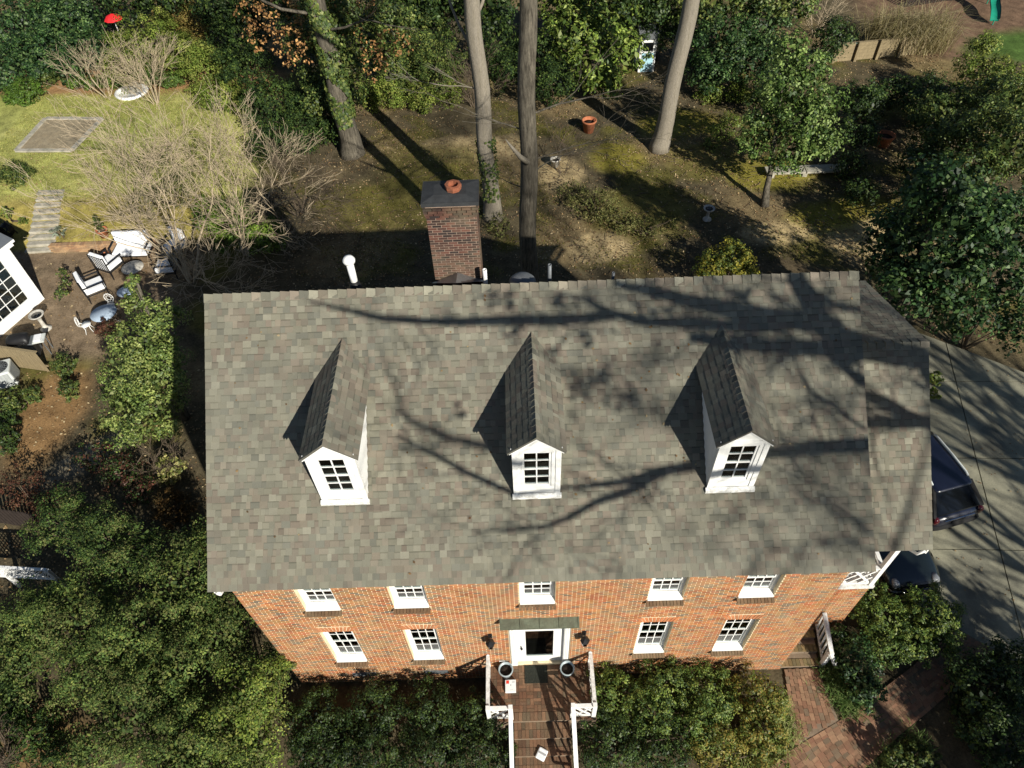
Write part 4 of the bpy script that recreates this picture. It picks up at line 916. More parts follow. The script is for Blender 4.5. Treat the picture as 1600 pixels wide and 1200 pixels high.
# stone steps up to the lawn, brick edging, pots
st = thing('garden_steps', 'flight of wide grey stone steps climbing to the lawn', 'steps', (-16.9,23.4,0))
for i in range(10):
    f_ = i/9; cx_ = -16.62-.42*f_; yy = 21.15+.40*i; z = .07+.097*i
    o = MB().box((-.68,-.17,-.30),(.68,.17,0)).xf(Matrix.Translation((cx_+random.uniform(-.03,.03),yy,z+.04)) @ Matrix.Rotation(random.uniform(-.03,.03)+.02,4,'Z')).build('step', M['stone'], st, bevel=.02)
rw = thing('low_brick_wall', 'low weathered brick retaining wall between patio and lawn', 'wall', (-14,21.05,0))
MB().box((-15.85,20.95,0),(-10.2,21.14,.40)).build('core', M['mortar_dark'], rw)
rwm = bpy.data.meshes.new('wall_brick'); t_ = MB().box((0,0,0),(1,1,1)); rwm.from_pydata(t_.v, [], t_.f); rwm.materials.append(M['brick_o'])
RK = [srgb(166,132,98), srgb(152,118,90), srgb(174,142,108), srgb(146,118,92)]
for r in range(6):
    x = -15.86-(.1 if r % 2 else 0)
    while x < -10.25: piece('brick', rwm, rw, (x,20.938,.005+r*.0677), (.2,.1,.057), None, shade(random.choice(RK), random.uniform(.8,1.1))); x += .213
for i in range(53): piece('cap_brick', rwm, rw, (-15.86+i*.1065,20.92,.402), (.098,.235,.055), None, shade(random.choice(RK), random.uniform(.8,1.1)))
tp = planter(-13.35,21.55,G(-13.35,21.55),.27,.42,'terracotta pot holding a green clipped cone on the brick wall', M['terra'])
so_ = planter(-13.15,20.45,0,.30,.12,'wide empty terracotta saucer at the foot of the brick wall', M['terra'])
planter(11.2,30.2,G(11.2,30.2),.40,.72,'large empty terracotta pot under the glossy broadleaf tree', M['terra'])
planter(27.0,27.7,G(27,27.7),.46,.66,'wide terracotta pot lying in shade among the right hand shrubs', M['terra'])
bk = thing('white_bucket', 'small pale stone bucket on the path behind the bare trunks', 'bucket', (9.1,26.9,0))
MB().lathe((9.1,26.9,G(9.1,26.9)),[(.2,0),(.24,.36),(.28,.38),(.28,.44),(.24,.44),(.2,.2)],18).build('bucket_body', M['caststone'], bk); MB().lathe((9.1,26.9,G(9.1,26.9)+.3),[(.22,0),(.02,.02)],14).build('soil', M['soil'], bk)
# wheeled hose cart and spiky planter by the steps
hc = thing('hose_reel', 'dark garden hose reel beside the white garden room', 'hose reel', (-18.3,22.0,0)); q = MB(); gz0 = G(-18.3,22.0)
for k in range(5): q.tube([(-18.3+.30*math.cos(a)*.9, 22.0-.16+.08*k, gz0+.36+.32*math.sin(a)) for a in [2*math.pi*i/16 for i in range(17)]], .03, 6, caps=False)
q.build('hose', M['iron'], hc); q = MB(); q.bar((-18.55,21.8,gz0),(-18.3,21.8,gz0+.75),.04,.04); q.bar((-18.05,21.8,gz0),(-18.3,21.8,gz0+.75),.04,.04); q.bar((-18.55,22.25,gz0),(-18.3,22.25,gz0+.75),.04,.04); q.bar((-18.05,22.25,gz0),(-18.3,22.25,gz0+.75),.04,.04); q.bar((-18.3,21.78,gz0+.36),(-18.3,22.27,gz0+.36),.04,.04); q.build('stand', M['iron'], hc)
# square stone-edged patch on the lawn
def patch(name, q, z, m1, m2, label):
    t = thing(name, label, 'bed', (q[0][0], q[0][1], z)); c_ = Vector((sum(p[0] for p in q)/4, sum(p[1] for p in q)/4))
    o = sheet('bed_soil', q, z+.03, m1, .1, t, None); o.data.transform(Matrix.Translation(-WL[t.name]))
    for i in range(4):
        a, b = Vector(q[i]), Vector(q[(i+1) % 4]); L_ = (b-a).length; n = max(2, int(L_/.6))
        for k in range(n):
            p, r = a.lerp(b, k/n), a.lerp(b, (k+1)/n-.01/L_); mm_ = MB().bar((p.x,p.y,z+.05),(r.x,r.y,z+.05+random.uniform(-.01,.01)),.26,.08); mm_.build('edging_stone', m2, t)
M['bedgravel'] = mat('bed_gravel', srgb(146,134,110), rough=1, var=.35, scale=4, fine=40, bump=.6, tint=srgb(124,110,86), tscale=2, tamt=.6)
patch('garden_bed', [(-20.5,28.7),(-17.35,28.5),(-16.85,31.8),(-20.25,32.1)], 1.03, M['bedgravel'], M['stone'], 'bare square bed edged with grey stone on the left lawn')
fo = thing('stone_fountain', 'white rimmed stone basin with a rock heap at the lawn edge', 'fountain', (-16.2,35.0,.97)); rr = random.Random(3)
MB().lathe((-16.2,35.0,.9),[(.95,0),(1.0,.14),(.95,.2),(.8,.2),(.75,.12),(.02,.1)],22).build('basin', M['white'], fo)
for k in range(7):
    a = rr.uniform(0,6.28); d_ = rr.uniform(.1,.45); r = rr.uniform(.16,.3); q = MB().lathe((-16.2+d_*math.cos(a),35.15+d_*math.sin(a),1.0),[(r*.8,0),(r,r*.5),(r*.7,r*1.2),(r*.2,r*1.6)],7,smooth=False); q.build('rock', M['stone'], fo)
PX, PY, PZ_, PR = (-18.120,40.212,3.200,0.56665)
pa = thing('red_parasol', 'small red parasol far back among the hedges', 'parasol', (PX,PY,0))
MB().lathe((PX,PY,PZ_),[(PR,0),(PR*.65,PR*.35),(.03,PR*.58),(.01,PR*.6)],10,smooth=False).build('canopy', M['red'], pa); MB().tube([(PX,PY,0),(PX,PY,PZ_+PR*.58)],.025,8).build('pole', M['white'], pa)
# ------------------------------------------------------------------ far right: board wall, playset, shed door
tw = thing('timber_wall', 'tan timber retaining wall behind the dry grass clump', 'wall', (29.5,37.6,0))
for r in range(5):
    for i in range(4): a = Vector((27.2+i*1.42,37.3+.16*i,.02+r*.22)); MB().obox(a,(1.40,.16,0),(-.02,.2,0),(0,0,.21)).build('timber', M['wood'], tw)
for i in range(5): MB().box((27.12+i*1.42,37.2+.16*i-.1,0),(27.27+i*1.42,37.2+.16*i+.06,1.22)).build('post', M['wood'], tw)
sd = thing('play_slide', 'wavy green plastic slide on mulch at the top right corner', 'slide', (39.6,42.5,0)); q = MB(); n = 14
prev = None; pts_ = []
for i in range(n+1):
    f_ = i/n; pts_.append(Vector((40.6-1.4*f_, 45.8-4.2*f_, .25+1.9*(1-f_)**1.2+.16*math.sin(f_*9))))
for i in range(n):
    a, b = pts_[i], pts_[i+1]; sx = Vector((.26,-.06,0))
    for off, hh in ((-1,.16),(0,0),(1,.16)): pass
    q.add([a-sx,a+sx,b+sx,b-sx,a-sx*1.15+Vector((0,0,.17)),b-sx*1.15+Vector((0,0,.17)),a+sx*1.15+Vector((0,0,.17)),b+sx*1.15+Vector((0,0,.17)),a-sx-Vector((0,0,.04)),a+sx-Vector((0,0,.04)),b+sx-Vector((0,0,.04)),b-sx-Vector((0,0,.04))],
      [(0,1,2,3),(0,3,5,4),(1,6,7,2),(8,11,10,9),(8,4,5,11),(9,10,7,6)], None, True)
q.build('chute', M['plastic_g'], sd); q = MB(); q.bar(pts_[3],(pts_[3].x,pts_[3].y,0),.05,.05); q.bar(pts_[-1],(pts_[-1].x,pts_[-1].y,0),.05,.05); q.bar(pts_[0],(pts_[0].x,pts_[0].y,0),.06,.06); q.build('supports', M['plastic_g'], sd)
pf = thing('dark_picket_fence', 'dark stained picket fence beside the green slide', 'fence', (37.5,45.2,0))
for i in range(22): p = Vector((34.6+i*.25,45.0+.05*i,0)); MB().box((p.x,p.y,0),(p.x+.14,p.y+.03,1.25)).build('picket', M['wooddark'], pf)
q = MB(); q.bar((34.6,45.05,.3),(40.1,46.15,.3),.05,.09); q.bar((34.6,45.05,1.0),(40.1,46.15,1.0),.05,.09); q.build('rail', M['wooddark'], pf)
sh_ = thing('garden_shed', 'small white shed with a pale blue door between the trees', 'shed', (15.6,37.8,0))
MB().box((14.9,37.0,0),(15.9,38.6,2.1)).build('shed_wall', M['white'], sh_); MB().box((15.05,36.96,.05),(15.75,36.995,1.2)).build('door', M['blue'], sh_); MB().box((15.1,36.95,1.35),(15.7,36.99,1.85)).build('window', M['carglass'], sh_)
MB().add([(14.8,36.85,2.1),(16.0,36.85,2.1),(16.0,38.75,2.1),(14.8,38.75,2.1),(14.8,37.8,2.6),(16.0,37.8,2.6)],[(0,1,5,4),(2,3,4,5),(0,4,3),(1,2,5),(0,3,2,1)]).build('shed_roof', M['flash'], sh_)
q = thing('stone_slab', 'grey stone bench slab under the leafy tree behind the house', 'bench', (21.9,25.3,0))
for (a, b) in ((20.0,22.0),(22.05,24.2)): MB().box((a,24.95,G(22,25)+.22),(b,25.6,G(22,25)+.32)).build('slab', M['stone'], q, bevel=.01)
for xx in (20.3,22.0,23.9): MB().box((xx-.12,25.0,-.02),(xx+.12,25.5,G(22,25)+.219)).build('support', M['stone'], q)
# bottom left: white lattice and dark picket fence of the neighbour, boulder
lt = thing('lattice_panel', 'white garden lattice panel among the shrubs at the left edge', 'lattice', (-10,3.4,0))
q = MB(); A, Bv = Vector((-11.6,3.55,0)), Vector((-8.3,3.25,0)); dv = (Bv-A); 
nl = 24
for i in range(nl):
    for sg in (0, 1):
        f0 = i/nl; a = A+dv*f0; b = A+dv*min(1,max(0,f0+(.2 if sg else -.2))); q.bar(a+Vector((0,-.01*sg,.75)), b+Vector((0,-.01*sg,1.35)), .03, .012, up=(0,1,0))
q.build('slats', M['white'], lt); q = MB(); q.bar(A+Vector((0,0,1.38)), Bv+Vector((0,0,1.38)), .09, .05); q.bar(A+Vector((0,0,.72)), Bv+Vector((0,0,.72)), .06, .05)
for f0 in (0,.5,1): p = A+dv*f0; q.box((p.x-.05,p.y-.05,0),(p.x+.05,p.y+.05,1.36))
q.build('frame', M['white'], lt)
pf = thing('brown_picket_fence', 'dark brown picket fence in shade at the left edge', 'fence', (-11,5.6,0))
for i in range(18): p = Vector((-12.2+i*.16,5.9-.03*i,0)); MB().box((p.x,p.y,0),(p.x+.09,p.y+.025,1.1)).build('picket', M['wooddark'], pf)
MB().bar((-12.2,5.95,.85),(-9.4,5.43,.85),.04,.08).build('rail', M['wooddark'], pf)
# ------------------------------------------------------------------ foliage
def leafmesh(name, P_, N_, size, cols, matr, parent, aspect=.5, kind=None):
    n = len(P_); rng = RNG
    N_ = N_/np.maximum(np.linalg.norm(N_, axis=1, keepdims=True), 1e-6)
    t = rng.normal(size=(n,3)); t -= N_*np.sum(t*N_, 1, keepdims=True); t /= np.maximum(np.linalg.norm(t, axis=1, keepdims=True), 1e-6)
    b = np.cross(N_, t); L_ = (size*rng.uniform(.65,1.25,n))[:,None]; W_ = L_*aspect*1.18
    v = np.stack([P_-t*L_*.5, P_-b*W_*.5+N_*L_*.10, P_+t*L_*.5-N_*L_*.06, P_+b*W_*.5+N_*L_*.10], 1).reshape(-1,3)
    org = np.array(WL[parent.name]) if parent is not None else np.zeros(3); v = v-org
    me = bpy.data.meshes.new(name); me.vertices.add(4*n); me.vertices.foreach_set('co', v.astype(np.float32).ravel())
    me.loops.add(4*n); me.loops.foreach_set('vertex_index', np.arange(4*n, dtype=np.int32))
    me.polygons.add(n); me.polygons.foreach_set('loop_start', np.arange(0,4*n,4,dtype=np.int32)); me.update(calc_edges=True)
    at = me.attributes.new('col','FLOAT_COLOR','FACE'); at.data.foreach_set('color', np.concatenate([cols, np.ones((n,1))],1).astype(np.float32).ravel())
    me.materials.append(matr); o = link(bpy.data.objects.new(name, me), parent)
    if kind: o['kind'] = kind
    return o
def crown(parent, blobs, leaf, pal, matr='leaf', dens=2.4, name='crown', clump=.36, aspect=.5, squash=.85, up=.5, core=True):
    rng = RNG; PP, NN, CC, SZ = [], [], [], []; pal = np.array(pal)
    for (x, y, z, r) in blobs:
        n = int(dens*1.3*12.6*r*r/(leaf*leaf)*.5)+30; nc = max(7, int(9*(r/max(clump,.2))**1.1))
        d = rng.normal(size=(nc,3)); d[:,2] = d[:,2]*.9+.25; d /= np.linalg.norm(d,axis=1,keepdims=True)
        rad = r*rng.uniform(.45,1.02,nc)**.6; cc = d*rad[:,None]; cr = clump*rng.uniform(.55,1.25,nc)*min(1.,r/.9)
        ct = rng.uniform(0,1,nc); cb = rng.uniform(.72,1.2,nc)
        k = rng.integers(0,nc,n); off = rng.normal(size=(n,3)); off /= np.linalg.norm(off,axis=1,keepdims=True); rr = rng.uniform(0,1,n)**.5
        p = cc[k]+off*(cr[k]*rr)[:,None]; p[:,2] *= squash
        nrm = off*.7+d[k]*.5+np.array([0,0,up])+rng.normal(size=(n,3))*.45
        c = pal[(np.clip(ct[k]+rng.normal(size=n)*.28,0,.999)*len(pal)).astype(int)]*(cb[k]*rng.uniform(.75,1.25,n))[:,None]
        q = p+np.array([x,y,z]); ok = q[:,2] > .02; PP.append(q[ok]); NN.append(nrm[ok]); CC.append(c[ok]); SZ.append(np.ones(ok.sum()))
        if core:                                        # inner foliage: fewer, larger leaves, darkened to paint the crown's inner shade
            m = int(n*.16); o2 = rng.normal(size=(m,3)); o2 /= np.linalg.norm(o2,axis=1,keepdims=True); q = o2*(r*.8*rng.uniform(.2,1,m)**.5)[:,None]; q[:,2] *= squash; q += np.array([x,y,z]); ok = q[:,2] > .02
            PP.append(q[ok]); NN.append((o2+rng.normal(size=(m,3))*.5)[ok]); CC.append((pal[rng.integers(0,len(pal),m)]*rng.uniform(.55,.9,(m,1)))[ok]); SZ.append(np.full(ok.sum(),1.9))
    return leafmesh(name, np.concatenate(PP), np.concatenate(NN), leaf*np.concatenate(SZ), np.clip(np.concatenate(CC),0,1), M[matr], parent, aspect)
rb = random.Random(5)
def grow(mb, p, d, ln, r, depth, spread=.5, nseg=3, kids=(2,3), sides=5, droop=0., rmin=.006, taper=.62, shrink=.72, wig=.13):
    pts, rad = [p.copy()], [r]; q = p.copy(); dd = d.normalized()
    for i in range(nseg):
        dd = (dd+Vector((rb.gauss(0,wig), rb.gauss(0,wig), rb.gauss(0,wig)*.7-droop))).normalized(); q = q+dd*(ln/nseg)
        pts.append(q.copy()); rad.append(max(rmin, r*(1-(1-taper)*(i+1)/nseg)))
    mb.tube(pts, rad, max(3, sides), caps=False)
    if depth <= 0: return
    for k in range(rb.randint(*kids)+1):
        i = nseg if k == 0 else rb.randint(1, nseg); ax = Vector((rb.gauss(0,1), rb.gauss(0,1), rb.gauss(0,.6)))
        nd = (dd+ax.normalized()*spread*(.5 if k == 0 else rb.uniform(.8,1.4))).normalized()
        grow(mb, pts[i], nd, ln*shrink*rb.uniform(.75,1.15), max(rmin, rad[i]*(.85 if k == 0 else .6)), depth-1, spread, nseg, kids, sides-1, droop, rmin, taper, shrink, wig)
def trunk_limbs(parent, base, top, r0, r1, blobs, m='bark', n=9):
    mb = MB(); b, t = Vector(base), Vector(top); pts, rad = [], []
    for i in range(9):
        f = i/8; pts.append(b.lerp(t, f)+Vector((rb.gauss(0,.03), rb.gauss(0,.03), 0))*(0 if i in (0,) else 1)); rad.append((r0+(r1-r0)*f)*(1.5 if i == 0 else 1.12 if i == 1 else 1))
    mb.tube(pts, rad, 12)
    for (x, y, z, r) in blobs: 
        f = min(.95, max(.15, (z-b.z)/max(.1, t.z-b.z)*.7)); s = b.lerp(t, f); e = Vector((x,y,z)); m_ = s.lerp(e,.5)+Vector((0,0,-.1*r))
        mb.tube([s, m_, e], [r1*.7, r1*.5, r1*.2], 6)
    return mb.build('trunk', M[m], parent)
GD = [srgb(48,68,34), srgb(58,80,38), srgb(72,94,42), srgb(88,106,48), srgb(40,58,32)]           # dark evergreen
GM = [srgb(68,88,42), srgb(86,104,50), srgb(104,118,58), srgb(122,130,66), srgb(58,76,40)]       # mid
GY = [srgb(102,122,50), srgb(120,138,58), srgb(134,146,66), srgb(86,106,44), srgb(146,152,76)]   # yellow green
GF = [srgb(76,100,44), srgb(96,118,52), srgb(116,134,60), srgb(132,144,68), srgb(62,84,40)]
GH = [srgb(42,68,36), srgb(56,86,44), srgb(76,104,54), srgb(100,124,70), srgb(36,58,34)]          # glossy deep green
BR = [srgb(190,146,92), srgb(206,164,108), srgb(168,124,78), srgb(150,112,72)]                   # dead oak leaves
RD = [srgb(92,58,46), srgb(76,52,40), srgb(104,70,50), srgb(70,62,44)]
OR = [srgb(100,116,50), srgb(122,130,56), srgb(146,130,60), srgb(86,102,44), srgb(150,140,70)]
def plant(name, label, cat, blobs, leaf, pal, matr='leaf', dens=2.4, clump=.36, aspect=.5, trunk=None, group=None, squash=.85, stems=True, up=.5, tm='bark'):
    x, y, z, r = blobs[0]; bx_, by_ = (trunk[0], trunk[1]) if trunk else (x, y); g = G(bx_, by_)
    t = thing(name, label, cat, (bx_, by_, g), group)
    if trunk:
        hb = max(blobs, key=lambda b_: b_[2]); trunk = (trunk[0], trunk[1], (hb[0], hb[1]+.25, hb[2]-.2), trunk[3], trunk[4])
        trunk_limbs(t, (bx_,by_,g-.05), trunk[2], trunk[3], trunk[4], blobs, tm)
    elif stems:
        mb = MB()
        for (a, b, c, q) in blobs[:8]:
            for k in range(3): mb.tube([(bx_+rb.gauss(0,.08),by_+rb.gauss(0,.08),g-.05),((bx_+a)/2+rb.gauss(0,.1),(by_+b)/2+rb.gauss(0,.1),g+(c-g)*.5),(a+rb.gauss(0,q*.3),b+rb.gauss(0,q*.3),c+q*.3)],[.03,.022,.008],5)
        mb.build('stems', M['twigdark'], t)
    crown(t, blobs, leaf, pal, matr, dens, clump=clump, aspect=aspect, squash=squash, up=up)
    return t
# ---- front foundation hedges
FL = ['dark clipped evergreen at the left corner of the house front','dark clipped evergreen under the leftmost ground floor window','dark clipped evergreen under the second ground floor window','dark clipped evergreen against the left porch rail']
for i, bl in enumerate([[(0.77694,-1.278,0.80000,0.89123),(1.046,-2.235,0.70000,0.95338)],[(2.442,-1.133,0.90000,0.89117),(2.453,-2.215,0.80000,1.036),(1.718,-1.742,0.90000,0.69911)],[(3.996,-1.142,0.90000,0.89010),(4.097,-2.226,0.80000,1.034)],[(5.204,-1.315,0.80000,0.78131),(5.384,-2.189,0.70000,0.90041)]]):
    plant('foundation_shrub', FL[i], 'shrub', bl, .058, [shade(c_, .8) for c_ in GD], dens=2.1, clump=.2, group='clipped shrubs left of the porch', up=.7)
FR = ['dark green clipped shrub against the right porch rail','rounded green shrub under the window right of the door','olive green shrub between the two right hand windows','orange tinged shrub at the right end of the house front','low green shrub beside the bottom of the porch steps','yellow green shrub beside the side walk']
for i, (bl, pal) in enumerate([([(9.071,-0.82623,0.80000,0.90000)],GF),([(10.512,-0.63501,1.00000,0.86210),(10.053,-1.337,1.00000,0.73742)],GF),([(11.736,-0.88037,0.90000,0.89365),(11.357,-1.565,0.80000,0.78964)],GF),([(13.051,-0.96881,0.90000,0.85478),(13.089,-1.775,0.80000,0.73111)],OR),([(8.938,-2.122,0.70000,1.00439),(10.217,-2.235,0.70000,0.86191)],GD),([(11.786,-2.220,0.60000,0.86492),(13.092,-2.262,0.50000,0.69314)],OR)]):
    plant('foundation_shrub', FR[i], 'shrub', bl, .06, pal, dens=2.1, clump=.19, group='clipped shrubs right of the porch', up=.7)
# ---- right hand shrubs by the walk
plant('boxwood_shrub','tall rounded green shrub below the side porch eave','shrub',[(17.124,1.062,1.00000,0.79279),(17.115,0.24763,0.90000,0.70192),(17.170,1.856,1.00000,0.50275)],.065,GF,clump=.2,up=.7)
plant('boxwood_shrub','broad rounded green shrub nearest the driveway slabs','shrub',[(18.623,1.151,1.00000,0.94560),(17.964,0.44619,0.80000,0.74583),(18.883,0.64613,0.70000,0.63988)],.065,GF,clump=.2,up=.7)
plant('boxwood_shrub','rounded green shrub at the corner of the two brick walks','shrub',[(16.101,-0.14379,0.80000,0.76955),(16.224,-0.79197,0.60000,0.61475),(15.972,0.58293,0.60000,0.49092)],.08,GH,clump=.25,up=.7)
plant('shaded_shrub','dark shrub in deep shade between walk and driveway','shrub',[(19.252,-1.143,0.90000,1.235),(20.461,-0.53949,0.80000,0.90238),(19.193,-2.336,0.80000,1.021)],.09,GD,clump=.3)
plant('small_shrub','small green shrub at the bottom edge beyond the curved walk','shrub',[(16.496,-2.718,0.40000,0.51288),(17.258,-2.504,0.40000,0.44752)],.08,GM,clump=.22)
plant('small_shrub','narrow pale shrub at the rear corner of the side porch','shrub',[(22.823,10.626,0.50000,0.34590),(22.510,9.920,0.40000,0.29242)],.09,GY,clump=.2)
# ---- evergreen thicket at lower left
LF = ['large olive evergreen shrub at the left corner of the brick wall','bright green evergreen shrub at the lower left edge of the thicket','tall dark evergreen left of the roof corner','spreading evergreen shrub below the white lattice','evergreen shrub above the white lattice panel','green shrub at the bottom edge of the left thicket','small evergreen shrub at the far left edge','mixed evergreen shrub in the middle of the left thicket']
for i, (bl, pal, lf) in enumerate([
  ([(-0.62985,-0.81979,2.200,1.064),(-0.37211,-0.09750,1.800,0.64236),(-1.105,-1.637,2.000,1.00932),(-0.48796,-1.811,1.400,0.85606)],GY,.085),
  ([(-3.617,-1.192,1.800,1.466),(-2.258,-2.022,1.800,1.340),(-4.927,-1.962,1.200,0.86080)],GM,.085),
  ([(-3.225,2.191,2.600,1.306),(-3.358,3.436,2.400,0.78073),(-1.890,0.78953,2.200,1.086),(-2.571,1.575,2.400,0.82935)],GM,.08),
  ([(-6.414,1.387,2.000,1.491),(-7.646,1.606,1.800,1.134),(-7.608,0.36400,1.600,0.91612)],GM,.085),
  ([(-6.217,3.752,2.200,1.232),(-8.058,4.607,2.000,1.129),(-5.028,3.169,2.200,1.073)],GD,.08),
  ([(-1.110,-2.372,1.200,1.016),(-2.121,-2.726,1.200,1.172)],GM,.085),
  ([(-7.968,-0.38346,1.200,0.81737),(-8.635,0.91108,1.200,0.75688)],GD,.085),
  ([(-4.283,0.86327,2.200,1.544),(-2.802,-0.16467,2.200,1.317),(-5.304,-0.12922,1.800,1.251)],GM,.08)]):
    plant('evergreen_shrub', LF[i], 'shrub', bl, .066, [shade(c_, 1.05) for c_ in pal]+[srgb(88,112,58), srgb(104,124,64), srgb(110,114,66)], 'leafmatte', dens=1.9, clump=.3, group='evergreen thicket left of the house')
plant('brown_shrub','rounded rusty brown shrub in shade beside the gable wall','shrub',[(-5.310,5.821,0.70000,0.75060)],.07,[srgb(110,84,46),srgb(92,72,42),srgb(76,66,40)],'leafmatte',clump=.2,up=.8)
plant('variegated_shrub','pale variegated shrub catching sun below the tall holly','shrub',[(-5.795,7.467,0.80000,0.50532),(-5.977,7.207,0.50000,0.41442)],.11,[srgb(190,180,120),srgb(140,140,80),srgb(110,120,60)],clump=.2)
plant('camellia','dark leaved camellia below the tall holly','shrub',[(-7.422,7.206,1.00000,0.86255),(-8.699,7.945,0.80000,0.74485),(-6.583,6.378,1.00000,0.66628)],.08,RD+GD[:3],clump=.26,dens=1.3)
plant('reddish_shrub','thin reddish shrub at the left edge near the mulch','shrub',[(-10.908,6.801,0.80000,0.90542),(-9.659,5.974,0.80000,0.70856)],.07,RD,'leafmatte',dens=.8,clump=.3)
plant('tall_holly','tall pale green holly tree beside the left gable','tree',[(-6.764,8.990,2.000,1.475),(-7.356,10.176,2.600,1.307),(-6.132,10.053,3.200,1.279),(-6.386,10.526,4.200,1.122),(-5.751,11.205,4.600,0.76704),(-6.310,11.196,5.400,0.52843),(-6.034,11.149,6.300,0.27790)],.10,[srgb(92,112,56),srgb(112,130,64),srgb(132,146,76),srgb(74,94,46),srgb(150,160,90)],dens=2.2,clump=.36,trunk=(-6.4,10.3,(-6.6,10.6,5.8),.12,.05))
# ---- patio plants
plant('patio_shrub','round leafy shrub beside the pale board fence','shrub',[(-11.940,12.843,0.50000,0.57985),(-11.288,11.572,0.50000,0.48664)],.07,GM,clump=.2,up=.8)
plant('patio_shrub','leafy shrub in front of the air conditioner','shrub',[(-13.311,11.001,0.50000,0.75906),(-12.658,11.383,0.40000,0.40936)],.08,GM,clump=.2)
plant('patio_shrub','dark shrub at the left edge beside the mulch bed','shrub',[(-12.671,9.118,0.60000,0.62751),(-13.078,10.128,0.50000,0.44627)],.08,GD,clump=.22)
plant('purple_shrub','small dark purple brown dome beside the ornate table','shrub',[(-10.956,15.026,0.50000,0.55227)],.06,RD,'leafmatte',clump=.18,up=.8)
plant('sapling','thin leafy sapling standing on the patio earth','shrub',[(-13.928,18.151,0.90000,0.37943),(-13.692,17.605,0.60000,0.34886),(-13.977,17.326,0.40000,0.29048)],.09,GM,dens=.9,clump=.18)
plant('clipped_cone','clipped green cone growing in the terracotta pot','topiary',[(-13.4,21.6,1.05,.26),(-13.4,21.62,1.3,.2),(-13.4,21.64,1.5,.13)],.05,GM,clump=.12,up=.7)
plant('agave','spiky grey plant in a low pot beside the stone steps','plant',[(-15.533,21.635,0.75000,0.34460)],.30,[srgb(150,160,140),srgb(120,130,110)],dens=1.2,aspect=.16,clump=.15)
plant('yellow_clump','bright yellow green clump beside the stone steps','plant',[(-18.605,23.035,1.00000,0.35203),(-17.792,22.709,0.70000,0.25607)],.08,GY,clump=.14)
plant('lawn_shrub','round dark shrub on the near edge of the left lawn','shrub',[(-19.182,25.834,1.400,0.90077)],.07,GM,clump=.22,up=.8)
plant('clipped_ball','largest clipped round bush by the back hedge','shrub',[(-22.185,34.427,1.500,1.149),(-22.831,34.322,1.300,0.76789)],.07,[srgb(88,118,44),srgb(104,132,50),srgb(72,100,40)],clump=.2,up=.9)
plant('clipped_ball','small clipped bush next to the largest round bush','shrub',[(-21.728,36.374,1.300,0.67276)],.07,GM,clump=.2,up=.9)
plant('low_hedge','low clipped hedge left of the stone fountain','hedge',[(-19.922,35.822,1.300,0.51005),(-18.985,35.747,1.300,0.54854),(-18.150,35.841,1.300,0.54918),(-17.276,35.732,1.400,0.62539)],.07,[srgb(92,118,44),srgb(104,128,50),srgb(76,100,42)],clump=.2,up=.9)
plant('low_hedge','low clipped hedge right of the stone fountain','hedge',[(-14.954,35.989,1.500,0.86117),(-13.699,35.603,1.400,0.70154),(-16.017,36.364,1.600,0.78610)],.07,[srgb(92,118,54),srgb(104,128,60),srgb(76,100,42)],clump=.2,up=.9)
# ---- back left hedges
HL = ['glossy dark evergreen filling the top left corner','glossy evergreen left of the red parasol','olive shrub right of the red parasol','dark evergreen behind the dead oak leaves','tawny shrub at the top edge behind the parasol','yellow green shrub at the back of the left lawn']
for i, (bl, pal, lf, mt) in enumerate([
  ([(-25.274,41.356,2.400,3.132),(-22.178,37.897,2.000,2.199),(-24.018,36.781,1.800,1.777),(-20.514,37.110,1.500,1.594)],GH,.14,'leaf'),
  ([(-21.603,42.481,2.600,2.745),(-19.534,38.971,1.600,1.838),(-22.727,42.094,2.600,2.101)],GH,.14,'leaf'),
  ([(-15.687,38.648,2.200,2.413),(-16.684,36.585,1.600,1.578),(-13.315,37.140,2.000,1.775)],GY,.12,'leafmatte'),
  ([(-8.738,34.686,2.200,1.892),(-6.749,31.156,2.000,1.724),(-10.289,38.602,2.600,2.193),(-5.833,27.767,1.600,1.368)],GD,.12,'leafmatte'),
  ([(-15.576,43.405,2.400,1.714),(-13.397,41.701,2.400,1.673)],[srgb(170,144,84),srgb(150,132,72),srgb(128,124,64)],.12,'leafmatte'),
  ([(-11.635,35.753,1.800,1.628),(-10.024,32.899,1.600,1.340)],GY,.11,'leafmatte')]):
    plant('back_hedge_shrub', HL[i], 'shrub', bl, lf, pal, mt, dens=2.2, clump=.45, group='hedge along the back of the left lawn')
plant('mounded_shrub','bright green mounded shrub under the leafless multi stem tree','shrub',[(-6.711,21.548,0.80000,1.620),(-5.156,20.690,0.70000,1.167),(-8.144,22.250,0.80000,1.137)],.085,[srgb(88,118,44),srgb(110,138,52),srgb(126,148,62)],clump=.3,dens=1.9)
plant('grey_shrub','grey green shrub below the bare stems on the lawn edge','shrub',[(-10.309,23.817,1.300,1.287),(-11.373,22.946,1.200,0.95220)],.08,[srgb(120,122,84),srgb(104,108,70),srgb(140,136,96)],'leafmatte',clump=.3,dens=.8)
